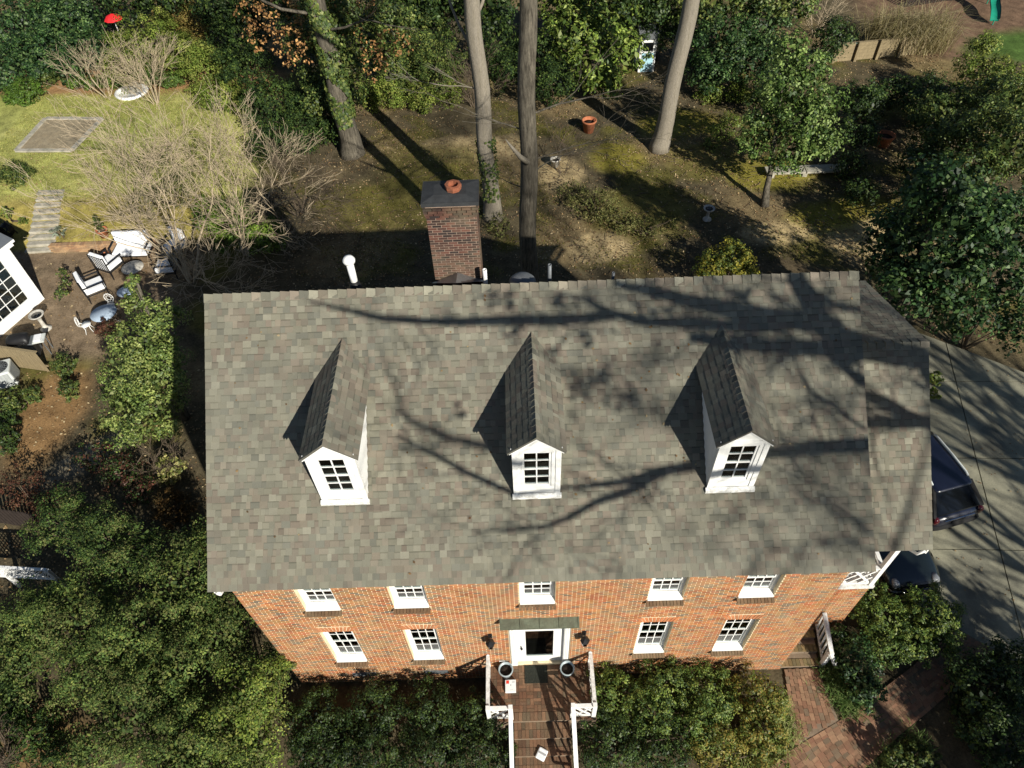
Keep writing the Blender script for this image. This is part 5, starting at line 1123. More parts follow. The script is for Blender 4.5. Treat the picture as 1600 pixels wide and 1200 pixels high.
# ---- back hedge behind the trunks
BH_ = ['ivy green shrub left of the bare trunks at the back','olive shrub between the two tall bare trunks','low yellow green bush at the foot of the back hedge','dark shrub right of the two tall bare trunks','tall dark evergreen at the top left of the bare trunks','dark evergreen at the top edge right of the trunks']
for i, (bl, pal, lf) in enumerate([
  ([(1.143,37.164,2.200,2.429),(2.750,34.973,1.600,1.724),(0.04233,35.197,1.600,1.731)],GM,.12),([(6.048,37.603,2.200,1.969),(6.579,34.655,1.600,1.371)],GD,.12),
  ([(-0.36701,34.060,0.80000,1.150),(1.563,33.716,0.70000,1.146),(3.276,33.966,0.70000,0.99638),(-1.488,33.763,0.80000,0.91647)],GY,.10),([(9.150,32.884,1.600,1.666),(8.718,35.651,2.200,1.529)],GD,.12),
  ([(2.304,39.692,3.200,2.198),(-0.07815,39.447,3.200,1.793)],GD,.12),([(16.346,38.425,2.600,2.172),(15.060,39.436,3.000,1.792)],GD,.12)]):
    plant('back_shrub', BH_[i], 'shrub', bl, lf, pal, 'leafmatte', dens=2.0, clump=.45, group='shrubs along the back of the yard')
plant('broadleaf_evergreen','big broadleaf evergreen with pale glossy leaves right of the tall trunks','tree',[(10.716,34.868,3.400,2.142),(12.568,35.073,3.600,2.030),(11.555,33.362,2.400,1.690),(13.444,33.962,2.600,1.551),(10.091,36.899,4.200,1.691),(12.283,32.649,1.400,1.110)],.26,[srgb(104,126,52),srgb(130,148,64),srgb(88,110,46),srgb(152,166,84),srgb(70,92,42)],dens=2.1,clump=.5,aspect=.38,trunk=(11.6,34.5,(11.5,34.5,4.5),.16,.06))
plant('laurel','dense dark laurel right of the leaning trunk','shrub',[(19.300,34.671,2.600,2.311),(20.762,33.400,2.200,1.913),(18.536,33.663,1.600,1.495),(21.777,36.067,3.000,1.889)],.13,GH,dens=2.3,clump=.42)
plant('ground_ivy','low yellow green ground cover below the laurel','plant',[(18.695,33.294,0.30000,0.91301),(20.219,33.327,0.30000,0.83700),(20.894,32.969,0.30000,0.68095)],.11,GY,clump=.25,up=.9)
plant('ground_ivy','low leafy patch left of the small leafy tree','plant',[(18.626,29.297,0.25000,0.85817),(17.863,28.115,0.20000,0.63203),(19.373,30.270,0.25000,0.65365)],.10,GY,clump=.25,up=.9,dens=1.2)
plant('leafy_tree','small leafy evergreen tree with a twisted trunk behind the house','tree',[(19.642,25.390,6.600,0.93347),(20.660,24.912,5.600,1.242),(19.498,24.586,5.200,1.305),(21.471,24.467,4.400,1.084),(20.496,23.807,4.000,1.350),(19.214,24.681,3.400,1.237),(21.511,23.522,2.800,1.165),(20.216,23.426,2.400,1.173),(18.598,24.394,2.400,0.81778)],.15,[srgb(70,96,44),srgb(92,118,54),srgb(116,140,70),srgb(56,78,40),srgb(136,156,88)],dens=2.3,clump=.4,trunk=(19.35,22.6,(19.9,22.8,5.6),.15,.06))
plant('yellow_shrub','yellow flowering shrub just behind the roof ridge','shrub',[(16.334,17.215,1.200,1.012),(15.278,16.747,1.100,0.83794),(16.857,16.863,1.00000,0.67321)],.10,[srgb(156,148,58),srgb(132,134,52),srgb(104,116,46),srgb(76,92,42)],clump=.28)
for i, (bl, lab) in enumerate([([(10.835,22.490,0.35000,1.336),(11.834,21.456,0.30000,1.062),(9.840,24.057,0.25000,0.85300)],'grey green low shrub in the leaf litter right of the trunks'),([(6.046,21.362,0.25000,0.75079),(5.410,22.767,0.20000,0.51422)],'low tuft of ivy at the foot of the left bare trunk'),([(12.997,20.762,0.20000,0.80330),(14.145,21.196,0.20000,0.62272)],'low olive plant behind the roof right of the trunks')]):
    plant('low_shrub', lab, 'plant', bl, .09, [srgb(112,116,66),srgb(92,98,52),srgb(132,128,80)], 'leafmatte', dens=.8, clump=.3, group='low plants in the leaf litter')
# ---- right hand mass
plant('far_evergreen','far dark evergreen at the top edge left of the leaning trunk','tree',[(12.973,36.366,5.000,2.202),(14.952,37.017,4.500,1.870),(10.894,37.967,5.000,2.259)],.2,GD,dens=2,clump=.6)
plant('far_evergreen','far dark evergreen at the top edge right of the leaning trunk','tree',[(18.246,36.690,4.500,2.230),(20.685,36.497,5.000,2.202),(23.413,36.630,4.500,1.854)],.2,GM,dens=2,clump=.6)
plant('far_evergreen','far dark evergreen at the top edge above the chimney','tree',[(3.256,39.129,4.500,2.518),(5.994,37.066,5.000,2.231),(1.079,38.025,5.000,2.078)],.2,GD,dens=2,clump=.6)
plant('far_evergreen','far dark evergreen at the top edge left of the ivy trunk','tree',[(-10.075,39.507,4.500,2.346),(-7.448,38.888,5.000,2.302),(-5.204,38.551,4.500,2.117)],.2,GD,dens=2,clump=.6)
plant('far_evergreen','far evergreen at the top edge above the red parasol','tree',[(-16.927,41.171,4.500,2.007),(-14.636,40.939,4.500,1.799)],.2,GD,dens=2,clump=.6)
plant('back_shrub','dark shrub at the foot of the ivy trunk','shrub',[(-4.160,32.440,1.600,1.550),(-4.783,29.337,1.400,1.410),(-3.188,29.918,1.00000,0.93176)],.12,GD,'leafmatte',dens=2,clump=.45)
plant('back_shrub','olive shrub right of the laurel by the leafy tree','shrub',[(21.229,30.836,1.400,1.219),(22.057,32.544,2.000,1.238),(25.885,35.372,2.400,1.359)],.13,GD,dens=2,clump=.45)
plant('back_shrub','shaded shrub left of the wide terracotta pot','shrub',[(24.031,24.575,0.80000,0.84725),(23.781,22.365,0.80000,0.87658)],.12,GD,dens=2,clump=.4)
RM = ['large glossy magnolia overhanging the right end of the roof','dark glossy evergreen at the right edge above the driveway','dark shrub behind the terracotta pot at right','yellow green shrub near the playground at right','dark evergreen right of the small leafy tree','shadowed evergreen below the dry grass clump','glossy evergreen at the right edge in the middle of the mass']
for i, (bl, pal, lf, tr) in enumerate([
  ([(21.617,13.287,4.800,1.588),(21.517,15.081,4.000,1.247),(22.062,11.905,4.600,1.406),(20.963,11.959,4.000,1.156),(22.385,10.766,3.800,1.083),(21.356,13.409,6.400,1.295),(21.004,13.723,3.400,0.98223),(22.813,12.187,5.200,1.233),(21.255,11.849,7.400,1.204),(20.606,13.026,7.600,0.98011),(22.327,11.986,7.000,1.055),(20.753,12.180,8.400,0.85139)],GH,.19,(22.6,13.6,(22.2,13.2,5.0),.2,.08)),
  ([(24.874,12.550,3.600,1.422),(26.120,14.612,4.000,1.354),(25.915,15.981,4.200,1.390),(25.203,11.193,2.600,0.94345)],GH,.16,None),
  ([(26.731,23.383,1.800,1.372),(26.472,20.358,2.400,1.451),(25.857,21.100,1.400,1.025),(24.378,18.950,1.600,1.093)],GD,.13,None),
  ([(33.729,33.399,2.600,0.87326),(32.785,31.241,2.200,1.275),(33.931,30.092,2.000,1.569)],GY,.12,None),
  ([(26.021,29.379,1.600,1.392),(28.148,31.039,1.200,1.081),(24.907,26.853,1.400,1.139)],GD,.13,None),
  ([(29.417,30.003,1.500,1.549),(30.341,28.333,1.800,1.565),(28.574,26.241,1.600,1.319)],GD,.13,None),
  ([(28.737,22.493,3.600,1.825),(28.769,20.419,4.200,1.669),(27.039,20.053,3.400,1.408),(27.950,23.633,2.800,1.410),(31.198,24.915,3.600,1.540),(30.936,26.629,3.200,1.476),(28.310,26.409,2.400,1.431)],GM,.14,None)]):
    plant('right_evergreen', RM[i], 'tree' if tr else 'shrub', bl, lf, pal, dens=2.2, clump=.42, trunk=tr, group='evergreens along the right side')
# ---- tall bare trunks in the back yard
def tall_trunk(label, base, top, r0, r1, m, limbs, ivy=None, name='tall_tree'):
    t = thing(name, label, 'tree', (*base, G(*base)), 'tall trunks behind the house'); mb = MB(); b = Vector((*base, G(*base)-.1)); tp_ = Vector(top); pts, rad = [], []
    for i in range(46):
        f = i/45; z = b.lerp(tp_, f); pts.append(z+Vector((.05*math.sin(i*.5),.05*math.cos(i*.36),0))*(1 if i else 0)); rad.append(r0+(r1-r0)*f+ r0*.4*math.exp(-f*26))
    n = 26; mb.tube(pts, rad, n); fur = [rb.uniform(-1,1) for _ in range(n)]; vv = []
    for j, p in enumerate(mb.v):                        # furrowed bark
        i, k = divmod(j, n); c_ = pts[i]; amp = 1+.05*(.6*fur[k]+.5*math.sin(k*2.9+i*.35)+rb.gauss(0,.35)); vv.append(tuple(c_+(Vector(p)-c_)*amp))
    mb.v = vv
    mb.build('trunk', M[m], t)
    for k in range(9):
        a = k*2.4+base[0]; limbs = limbs+[(rb.uniform(.66,.97), (math.cos(a),math.sin(a),rb.uniform(.5,1)), rb.uniform(3,4.5), .09)]
    for (f, d, ln, r) in limbs:
        lb = MB(); grow(lb, b.lerp(tp_, f), Vector(d), ln, r, 3 if f < .6 else 4, .45, 4, (1,2), 6); lb.build('limb', M[m], t)
    if ivy:
        z0, z1, nn, lf = ivy; k = RNG.uniform(0,1,nn); a = RNG.uniform(0,6.283,nn); zz = z0+(z1-z0)*k; f = zz/tp_.z
        cx_ = b.x+(tp_.x-b.x)*f; cy_ = b.y+(tp_.y-b.y)*f; rr = (r0+(r1-r0)*f)*1.08+RNG.uniform(0,.10,nn)
        keep = np.sin(a*2+zz*2.2)+np.sin(zz*3.1+a) > -.5
        p = np.stack([cx_+rr*np.cos(a), cy_+rr*np.sin(a), zz],1)[keep]; nr = np.stack([np.cos(a), np.sin(a), np.full(nn,.4)],1)[keep]+RNG.normal(size=(keep.sum(),3))*.4
        c = np.array(GM)[RNG.integers(0,5,keep.sum())]*RNG.uniform(.7,1.2,(keep.sum(),1)); leafmesh('ivy', p, nr, lf, c, M['leaf'], t, .8)
    return t
tall_trunk('tall grey trunk with ivy patches just behind the chimney',(5.72,22.5),(5.2,22.8,19),.39,.25,'barklight',[(.42,(-.6,.4,.6),3,.07),(.5,(.5,.3,.7),3,.08),(.6,(-.5,-.2,.6),3.5,.09),(.75,(.6,.2,.5),3.5,.09),(.8,(-.6,.3,.6),3,.08),(.35,(-.8,.1,.2),1.8,.03),(.95,(.1,.2,1),4,.14),(.9,(-.4,-.5,.5),3.5,.1)],(1.2,4.4,900,.13))
t_b = tall_trunk('tall dark furrowed trunk with a broken limb rising behind the roof ridge',(7.33,16.0),(7.48,16.1,20),.36,.24,'bark',[(.45,(.7,.3,.2),2.2,.04),(.36,(.9,.3,.1),2.2,.03),(.42,(-.8,.2,.1),2,.03),(.33,(.6,.6,.1),1.8,.03),(.3,(-.7,.5,0),1.6,.025),(.72,(.7,.1,.5),3,.1),(.8,(-.6,.1,.5),3,.1),(.95,(.1,.2,1),4,.14),(.9,(.4,-.4,.5),3,.1)])
q = MB(); q.tube([(7.36,15.8,7.3),(7.1,15.5,7.7),(6.75,15.3,8.3),(6.6,15.2,8.6)],[.12,.09,.05,.01],7); q.build('broken_limb', M['barklight'], t_b)
tall_trunk('tall pale smooth trunk leaning right at the back of the yard',(14.9,28.2),(16.35,28.4,19),.44,.30,'barklight',[(.7,(.6,.3,.6),3,.1),(.8,(-.6,.2,.6),3,.1),(.95,(.1,.2,1),4,.14)])
dt = tall_trunk('thick trunk wrapped in ivy left of the chimney',(-2.15,28.9),(-2.4,29.2,15),.54,.32,'bark',[(.5,(-.9,-.2,.35),3.6,.09),(.45,(.7,-.4,.3),3,.07),(.6,(-.5,-.6,.4),3.4,.08)],(1.8,9,5200,.17))
crown(dt, [(-3.278,32.085,3.600,1.767),(-1.221,32.791,4.600,1.962),(-2.470,31.103,2.600,1.630),(0.45491,33.152,5.400,1.526),(-3.830,30.931,2.000,1.430),(-4.134,32.923,5.000,1.535),(-2.038,29.946,6.200,1.293),(-1.193,30.950,7.000,1.488),(-1.677,29.001,5.000,1.108),(-2.802,31.895,7.000,1.316)], .15, GM, 'leaf', 1.8, 'ivy_crown', .5)
crown(dt, [(-4.900,31.626,6.400,1.659),(-5.591,30.362,6.000,1.178),(-3.928,29.662,5.600,1.173),(-3.059,32.033,6.000,1.549),(-1.412,31.685,6.400,1.526),(-0.22917,30.078,4.600,1.00370),(0.59219,30.963,5.000,1.145),(-6.608,32.580,6.400,1.013)], .17, BR, 'leafmatte', .38, 'dead_leaves', .3, .55, core=False)
# ---- leafless multi-stem tree over the patio and other bare shrubs
def bare(name, label, base, stems, m, depth, ln, r, spread=.5, group=None, kids=(2,3), droop=0., shrink=.72, lean=(0,0,0), wig=.09, rmin_=.0055):
    t = thing(name, label, 'tree', (*base, G(*base)), group); mb = MB(); b = Vector((*base, G(*base)-.05))
    for i in range(stems):
        a = 2*math.pi*i/stems+rb.uniform(-.3,.3); d = Vector((math.cos(a)*.42, math.sin(a)*.42, 1))+Vector(lean); s = b+Vector((math.cos(a)*.12, math.sin(a)*.12, 0))
        grow(mb, s, d, ln*rb.uniform(.85,1.15), r*rb.uniform(.7,1.1), depth, spread, 4, kids, 7, droop, rmin_, .7, shrink, wig)
    mb.build('branches', M[m], t); return t
bare('crape_myrtle','leafless pale multi stem tree spreading over the patio corner',(-8.4,18.5),8,'twig',6,2.6,.065,.5,None,(1,2),-.02,.80,(.24,.02,0),.14,.0065)
bare('crape_myrtle','leafless pale tree leaning towards the ivy trunk beside the patio tree',(-6.3,20.4),6,'twig',6,2.4,.05,.52,None,(1,2),-.02,.80,(.36,.0,0),.14,.0065)
bare('bare_thicket','grey leafless thicket right of the pale multi stem tree',(-4.2,23.4),6,'twigdark',4,1.7,.04,.55,None,(2,3),.03,.78,(.2,-.3,0))
bare('bare_thicket','pale leafless shrub in front of the low hedges',(-14.2,33.4),6,'twig',4,1.5,.03,.5,None,(2,3))
bare('bare_thicket','pale leafless shrub behind the left square bed',(-17.5,34.5),5,'twig',4,1.4,.028,.5,None,(2,2))
bare('bare_thicket','grey leafless shrub left of the timber wall at top right',(27.2,41),6,'twig',4,1.5,.035,.6,None,(2,2))
bare('bare_thicket','dark leafless twigs at the bottom left corner',(-8.0,-1.9),8,'twigdark',4,1.1,.024,.6,None,(2,3))
plant('shaded_shrub','dark low shrub in the bottom left corner under the bare twigs','shrub',[(-7.465,-1.396,0.50000,0.90228),(-6.104,-2.086,0.50000,0.70524),(-8.254,-0.71933,0.60000,0.73515)],.08,GD,'leafmatte',dens=1.5,clump=.3)
bare('bare_thicket','fine leafless brush below the tall trunks at the back',(4.6,33.5),7,'twigdark',4,1.4,.03,.6,None,(2,2))
bare('bare_thicket','thin leafless sapling beside the dark furrowed trunk',(9.4,26),3,'twigdark',4,1.3,.025,.55,None,(2,2))
bare('bare_thicket','spindly leafless shrub behind the left gable',(-6.2,7.6),5,'twigdark',4,.8,.02,.55,None,(2,2))
bare('bare_thicket','leafless grey shrub among the evergreens at right',(27.5,21.5),5,'twigdark',4,1.3,.025,.55,None,(2,2))
# ---- ornamental grass, groundcover blades
def blades(name, label, cat, centres, n, ln, w, pal, parent=None, spread=.35, lean=.6, kind=None):
    P_ = []; C_ = []; F_ = []; pal = np.array(pal); rng = RNG
    c = np.array(centres)[rng.integers(0,len(centres),n)]; a = rng.uniform(0,6.283,n); L_ = ln*rng.uniform(.55,1.15,n); le = lean*rng.uniform(.2,1.1,n)
    b = c[:,:3]+np.stack([rng.normal(size=n)*spread*c[:,3], rng.normal(size=n)*spread*c[:,3], np.zeros(n)],1); d = np.stack([np.cos(a),np.sin(a),np.zeros(n)],1); s = np.stack([-np.sin(a),np.cos(a),np.zeros(n)],1)*w
    m_ = b+d*(L_*le*.4)[:,None]+np.array([0,0,1])*(L_*.65)[:,None]; t = b+d*(L_*le)[:,None]+np.array([0,0,1])*(L_*np.clip(.95-.35*le,.3,1))[:,None]
    v = np.stack([b-s*.5,b+s*.5,m_+s*.45,m_-s*.45,t],1).reshape(-1,3)
    o_ = thing(name, label, cat, tuple(centres[0][:3])) if parent is None and kind is None else parent
    org = np.array(WL[o_.name]) if o_ is not None else np.zeros(3); v = v-org
    f = []
    for i in range(n): f.append((5*i,5*i+1,5*i+2,5*i+3)); f.append((5*i+3,5*i+2,5*i+4))
    me = bpy.data.meshes.new('blades'); me.from_pydata(v.tolist(), [], f); cc = pal[rng.integers(0,len(pal),n)]*rng.uniform(.75,1.2,(n,1))
    at = me.attributes.new('col','FLOAT_COLOR','FACE'); at.data.foreach_set('color', np.repeat(np.concatenate([cc,np.ones((n,1))],1),2,axis=0).astype(np.float32).ravel()); me.materials.append(M['leafmatte'])
    o = link(bpy.data.objects.new('blades' if o_ is not None else name, me), o_)
    if kind: o['kind'] = kind; o['label'] = label; o['category'] = cat
    return o
TAN = [srgb(160,148,110), srgb(176,164,126), srgb(136,124,86), srgb(126,120,76)]
blades('dry_grass','tall dry tan ornamental grass in front of the timber wall','grass',[(32.0,38.6,0,1.0),(31.2,38.8,0,.8),(33.0,38.6,0,.9),(33.8,38.4,0,.8),(30.3,39,0,.7)],1500,3.0,.03,TAN,None,.55,1.0)
LIR = [srgb(84,112,54), srgb(110,134,72), srgb(140,156,96), srgb(70,96,46)]
blades('lily_turf','arching green lily turf at the corner of the side walk','grass',[(15.75,-.35,0,.35),(15.7,-.75,0,.35),(15.85,-1.1,0,.3),(16.2,-1.0,0,.3),(15.65,-.1,0,.25)],1300,.42,.016,LIR,None,.6,1.0)
blades('lily_turf','pale lily turf edging along the left of the curved walk','grass',[(13.9,-1.75,0,.3),(13.5,-2.15,0,.3),(13.0,-2.5,0,.3),(12.5,-2.8,0,.3),(13.95,-1.2,0,.2)],1500,.34,.014,[srgb(150,160,96),srgb(180,184,120),srgb(120,136,70)],None,.7,1.0)
blades('lily_turf','green lily turf beyond the outer edge of the curved walk','grass',[(16.6,-2.6,0,.35),(17.3,-2.2,0,.3),(15.9,-3.1,0,.3)],900,.36,.015,LIR,None,.7,1.0)
# grass blades on the left lawn and moss tufts (uncountable)
def scatter_ok(n, x0, x1, y0, y1, f):
    x = RNG.uniform(x0,x1,n); y = RNG.uniform(y0,y1,n); k = f(x,y); return x[k], y[k]
x, y = scatter_ok(42000,-22,-7.5,24.2,35.2,lambda x,y: (x < -7.9-.18*(y-30)+.4*np.sin(y*2)) & ~((x>-20.6)&(x<-13)&(y>28.6)&(y<32)))
gl = blades('lawn_grass','short sunlit yellow green lawn grass','grass',np.stack([x,y,gz(x,y),np.zeros(len(x))],1),len(x),.07,.03,[srgb(150,150,82),srgb(136,142,72),srgb(168,162,100)],None,.0,.9,'stuff')
x, y = scatter_ok(30000,-4,27,18,34,lambda x,y: sn(x,y,.9,1)*.6+sn(x,y,2.9,2)*.4 > .1)
blades('moss_tufts','short moss and grass tufts in the back yard','grass',np.stack([x,y,gz(x,y),np.zeros(len(x))],1),len(x),.08,.035,[srgb(110,108,46),srgb(90,94,42),srgb(132,124,60)],None,.0,.9,'stuff')
# fallen leaves
n = 52000; x = RNG.uniform(-6,34,n); y = RNG.uniform(12.5,42,n); k = (sn(x,y,.7,5)+.5*sn(x,y,2.3,1) > RNG.uniform(-1.1,1.0,n)); x, y = x[k], y[k]
x2 = RNG.uniform(-14,-1,5000); y2 = RNG.uniform(-3,13,5000); x3 = RNG.uniform(-20,-8,2500); y3 = RNG.uniform(13,36,2500); x4 = RNG.uniform(15.5,27,700); y4 = RNG.uniform(-2,13,700)
x, y = np.r_[x,x2,x3], np.r_[y,y2,y3]
P_ = np.stack([x,y,gz(x,y)+.02],1); N_ = np.stack([RNG.normal(size=len(x))*.3, RNG.normal(size=len(x))*.3, np.ones(len(x))],1)
LP_ = np.array([srgb(140,116,82),srgb(124,98,68),srgb(156,134,98),srgb(104,82,58),srgb(168,150,116)])
lo_ = leafmesh('fallen_leaves', P_, N_, .10, LP_[RNG.integers(0,5,len(x))]*RNG.uniform(.7,1.15,(len(x),1)), M['litter'], None, .6, 'stuff'); lo_['label'] = 'dry brown fallen leaves strewn over the ground'; lo_['category'] = 'leaves'
xr = np.r_[RNG.uniform(-.1,14.3,70), RNG.normal(11.0,1.6,40)]; yr = np.r_[RNG.uniform(-.2,4.8,70), RNG.uniform(1,4.7,40)]; kr = np.all([np.abs(xr-c_) > .7 for c_ in dorm], axis=0) & (xr < 14.3)
P_ = np.stack([xr,yr,HE+TS*(yr+OV)+.03],1)[kr]; lr = leafmesh('roof_leaves', P_, np.tile(np.array([0,-.6,.8]),(len(P_),1))+RNG.normal(size=(len(P_),3))*.15, .07, LP_[RNG.integers(0,5,len(P_))]*.7, M['litter'], None, .6, 'stuff'); lr['label'] = 'few dry leaves caught on the main roof'; lr['category'] = 'leaves'
xt = RNG.uniform(-4,28,1500); yt = RNG.uniform(13,36,1500); at_w = RNG.uniform(0,6.28,1500); lt_ = RNG.uniform(.15,.6,1500); mbt = MB()
for a_, b_, q_, l_ in zip(xt, yt, at_w, lt_): z_ = G(a_, b_)+.025; mbt.tube([(a_,b_,z_),(a_+l_*math.cos(q_),b_+l_*math.sin(q_),z_+.03)], .012, 3, caps=False)
to_ = mbt.build('fallen_twigs', M['twigdark'], None, kind='stuff'); to_['label'] = 'small fallen twigs strewn over the back yard'; to_['category'] = 'twigs'
P_ = np.stack([x4,y4,np.full(len(x4),.085)],1); N_ = np.stack([RNG.normal(size=len(x4))*.2, RNG.normal(size=len(x4))*.2, np.ones(len(x4))],1)
lo_ = leafmesh('drive_leaves', P_, N_, .07, LP_[RNG.integers(0,5,len(x4))]*.9, M['litter'], None, .6, 'stuff'); lo_['label'] = 'scattered dry leaves on the concrete drive'; lo_['category'] = 'leaves'
# ------------------------------------------------------------------ trees standing in front of the house, beyond the frame, that shade the roof and drive
sh1 = thing('shade_tree','large bare tree in front of the house that shades the roof','tree',(27.5,-11,0)); mb = MB()
LIMBS = [
 ([(27.5,-11,-.1),(26.9,-10.2,6),(25.9,-9.2,12),(24.805,-8.241,16.927),(24.007,-8.061,17.092),(22.384,-8.871,18.296),(21.806,-8.628,18.483),(21.363,-8.045,18.931),(21.081,-7.579,19.289)],[.55,.46,.38,.25,.25,.24,.21,.18,.15]),
 ([(22.254,-9.094,18.124),(21.700,-8.909,18.267),(20.429,-8.817,18.338),(19.579,-8.748,18.391),(18.494,-8.265,18.237)],[.15,.15,.13,.11,.07]),
 ([(22.012,-8.520,18.566),(20.745,-8.336,18.707),(19.757,-8.183,18.825),(18.982,-8.023,18.948),(17.922,-7.787,19.130),(17.071,-7.601,19.272)],[.16,.17,.16,.13,.10,.06]),
 ([(20.592,-8.503,18.579),(19.032,-8.379,18.674),(17.749,-8.320,18.719),(16.901,-8.125,18.870),(16.271,-7.808,19.113)],[.10,.10,.09,.07,.04]),
 ([(17.041,-8.174,18.832),(15.892,-8.233,18.786),(14.744,-8.201,18.811),(13.069,-7.827,18.574),(11.393,-7.362,18.407),(9.667,-6.990,18.693)],[.09,.10,.10,.08,.06,.02]),
 ([(26.6,-9.9,8),(24.309,-8.585,15.457),(23.785,-8.479,15.553),(23.204,-8.189,15.819),(22.774,-8.063,15.934),(22.105,-9.069,17.620),(21.593,-8.715,17.891)],[.22,.14,.14,.12,.11,.10,.06]),
 ([(24.309,-8.585,15.457),(21.504,-9.137,15.993),(20.771,-9.151,15.982),(19.922,-9.196,15.948),(19.072,-9.252,15.905),(17.650,-9.417,15.778),(16.939,-9.487,15.724),(16.295,-9.627,15.616),(15.513,-9.697,15.563),(14.803,-9.723,15.543)],[.12,.13,.13,.11,.10,.10,.085,.07,.055,.03]),
 ([(17.009,-9.500,15.714),(16.286,-9.795,15.488),(15.498,-9.986,15.340),(14.892,-10.238,15.147),(14.347,-10.391,15.029),(13.639,-10.407,15.017),(12.787,-10.452,14.982)],[.08,.075,.06,.05,.04,.03,.015]),
 ([(14.803,-9.723,15.543),(13.694,-9.784,15.496),(13.106,-9.567,15.662),(12.616,-9.375,15.810),(12.126,-9.138,15.993),(11.634,-8.922,16.158),(11.140,-8.706,16.324)],[.03,.05,.055,.05,.04,.035,.02]),
 ([(17.684,-15.610,20.460),(16.665,-15.425,20.602),(15.987,-15.204,20.772),(15.564,-14.989,20.937),(15.464,-14.532,21.288),(15.166,-13.954,21.733)],[.09,.07,.06,.05,.04,.02]),
 ([(21.759,-9.259,16.424),(21.195,-8.885,16.712),(20.650,-8.589,16.939),(20.395,-8.186,17.249)],[.03,.04,.03,.02]),
 ([(21.224,-7.583,19.286),(21.556,-7.937,19.014),(22.037,-8.179,18.828),(24.023,-7.353,17.740)],[.05,.06,.05,.04]),
]
for pts, rad in LIMBS:
    P_ = [Vector(p) for p in pts]; mb.tube(P_, [q*(1.3 if i_ > 2 or pts is not LIMBS[0][0] else 1) for i_, q in enumerate(rad)], 8)
    for i in range(1, len(P_)):
        for k in range(3):
            s = P_[i-1].lerp(P_[i], rb.random()); d = (P_[i]-P_[i-1]).normalized()*.7+Vector((rb.gauss(0,.6), rb.gauss(0,.6), rb.gauss(0,.6)))
            tw = MB(); grow(tw, s, d, rb.uniform(.5,1.3), max(.012, rad[i]*.28), 2, .5, 3, (1,2), 4, 0, .008)
            if not any(p[1] > -6.6 and p[0] < 13 for p in tw.v): mb.add(tw.v, tw.f, None, True)
mb.build('limbs', M['bark'], sh1)
crown(sh1, [(17.102,-10.015,18.466,0.34271),(17.799,-10.318,18.233,0.34210),(16.662,-10.253,18.283,0.25686),(17.433,-10.500,18.093,0.22796),(15.505,-7.157,18.565,0.31610),(13.997,-7.114,18.598,0.31650),(14.263,-7.637,18.195,0.28705),(12.946,-9.024,17.129,0.21427),(17.432,-7.326,18.434,0.34411),(19.590,-7.101,18.607,0.28657),(21.429,-7.325,18.435,0.28592),(15.973,-7.857,18.027,0.25779),(15.102,-8.118,17.826,0.20042)], .13, GM, 'leaf', .62, 'leaf_tufts', .34, core=False)
for i, (x, y, h) in enumerate([(34.5,-6.8,3.6),(35.4,-9.2,3.8),(32.8,-9.8,3.4),(33.5,-14,3.8),(37.5,-6,3.6),(31.2,-8.2,3.2),(36.2,-11.5,3.8),(38.5,-9,3.6),(32.2,-6.6,3.4),(34.8,-4.8,3.6)]):
    t = thing('street_side_tree', ['bare tree beyond the drive, nearest the driveway corner','bare tree beyond the drive, behind the nearest one','bare tree beyond the drive, closest to the brick walk','bare tree beyond the drive, farthest from the house','bare tree beyond the drive, farthest to the right','bare tree beyond the drive, slimmest and nearest the walk','bare tree beyond the drive, in the middle of the row','bare tree beyond the drive, last in the row','bare tree beyond the drive, closest to the parked cars','bare tree beyond the drive, just behind the one closest to the cars'][i], 'tree', (x,y,0), 'bare trees beyond the drive'); mb = MB()
    grow(mb, Vector((x,y,-.1)), Vector((rb.gauss(0,.05),rb.gauss(0,.05),1)), h*1.6, .29, 5, .42, 5, (1,2), 8, 0, .012, .75, .74, .05); mb.build('branches', M['bark'], t)
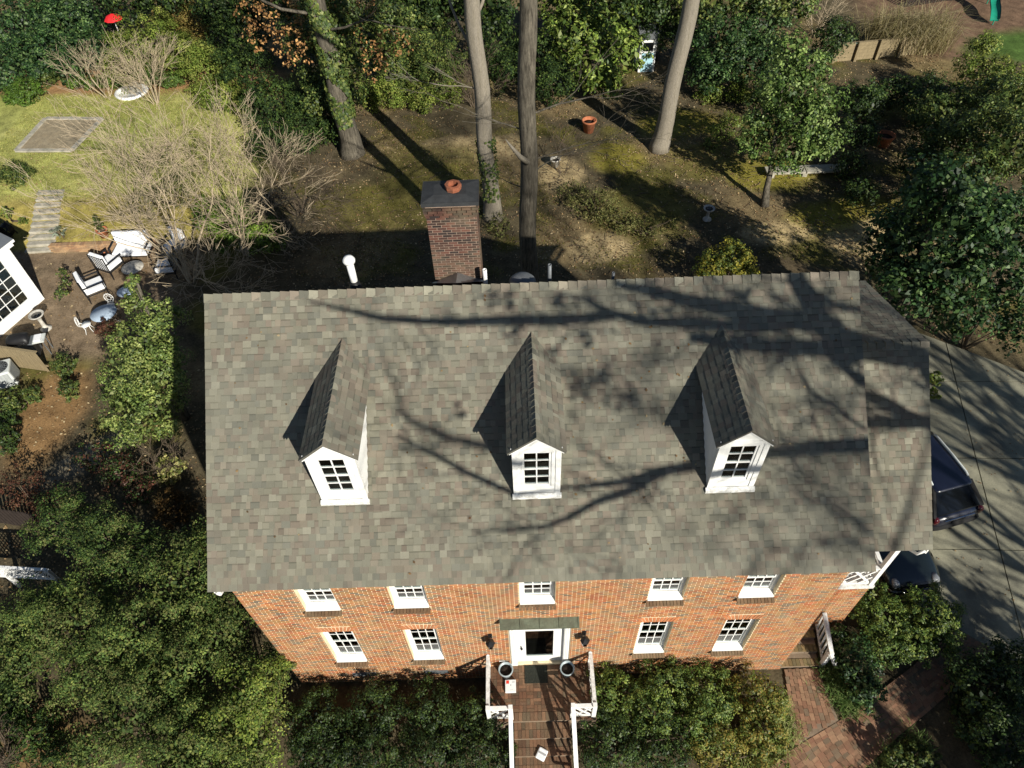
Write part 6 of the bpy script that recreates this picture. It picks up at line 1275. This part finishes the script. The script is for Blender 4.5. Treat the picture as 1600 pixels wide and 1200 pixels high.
for i, (x, y, z, sp) in enumerate([(30.3,-22.6,21.5,.5),(34.2,-19.5,22.5,.5)]):
    t = thing('tall_bare_tree', ['tall bare tree in front of the house, nearer the front door','tall bare tree in front of the house, nearer the drive'][i], 'tree', (x,y,0), 'tall bare trees in front of the house')
    mb = MB(); mb.tube([(x,y,-.1),(x+.2,y+.1,z*.5),(x-.1,y+.2,z)], [.4,.26,.14], 10); mb.build('trunk', M['bark'], t); mb = MB()
    for k in range(7 if i == 0 else 9):
        a = k*.9+i; grow(mb, Vector((x-.1,y+.2,z-rb.uniform(0,2.5))), Vector((math.cos(a)*.7, math.sin(a)*.7, 1)), 4.2, .085, 5, sp, 4, (1,2), 6, 0, .014, .7, .76, .1)
    mb.build('branches', M['bark'], t)
    if i == 0: crown(t, [(21.639,-17.552,25.262,0.58906),(22.346,-17.801,25.071,0.63119),(23.223,-17.459,25.334,0.63168),(24.366,-17.515,25.291,0.68837),(25.503,-17.639,25.196,0.68745),(26.435,-17.574,25.246,0.68717),(27.194,-17.938,24.966,0.77148),(28.018,-18.359,24.642,0.76967),(28.346,-17.742,25.116,0.62859),(26.099,-18.363,24.639,0.58519),(27.077,-18.617,24.444,0.62690),(24.975,-18.104,24.838,0.58630),(24.977,-21.643,22.118,0.57775),(26.120,-21.339,22.351,0.62029),(27.082,-21.640,22.119,0.71755),(28.057,-21.720,22.058,0.67463),(26.769,-22.129,21.744,0.61794),(28.226,-22.275,21.632,0.57483),(25.651,-22.102,21.765,0.53418),(27.755,-21.048,22.575,0.57800),(22.724,-18.838,24.274,0.62833),(23.498,-19.029,24.127,0.68453),(23.810,-18.527,24.513,0.58578),(22.277,-19.222,23.978,0.49918),(24.338,-19.278,23.936,0.54103),(27.369,-19.529,23.743,0.53926),(28.090,-19.323,23.901,0.53943),(27.026,-20.416,23.060,0.49498),(20.639,-17.409,25.373,0.46036),(19.475,-17.720,25.133,0.35950)], .15, GD, 'leaf', .5, 'shade_clumps', .5, core=False)  # leaf clumps added up the sun's path to broaden shade on the roof
ev = thing('front_evergreen','broad dark evergreen in front of the house that shades the curved walk','tree',(24.6,-9.4,0)); EB = [(23.6,-9.0,3.5,2.6),(24.6,-9.8,5.5,2.4),(22.6,-7.6,2.2,1.8),(26.2,-8.4,3.2,2.4),(25.6,-7.6,5.4,2.0),(27.6,-9.6,4.2,2.2)]
trunk_limbs(ev, (24.6,-9.4,-.1), (24.7,-9.5,6), .25, .1, EB); crown(ev, EB, .16, GD, 'leaf', 2.0, 'crown', .5)
print('objects', len(bpy.data.objects), 'tris', sum(sum(len(p.vertices)-2 for p in m.polygons) for m in bpy.data.meshes if m.users and len(m.polygons) < 200000))
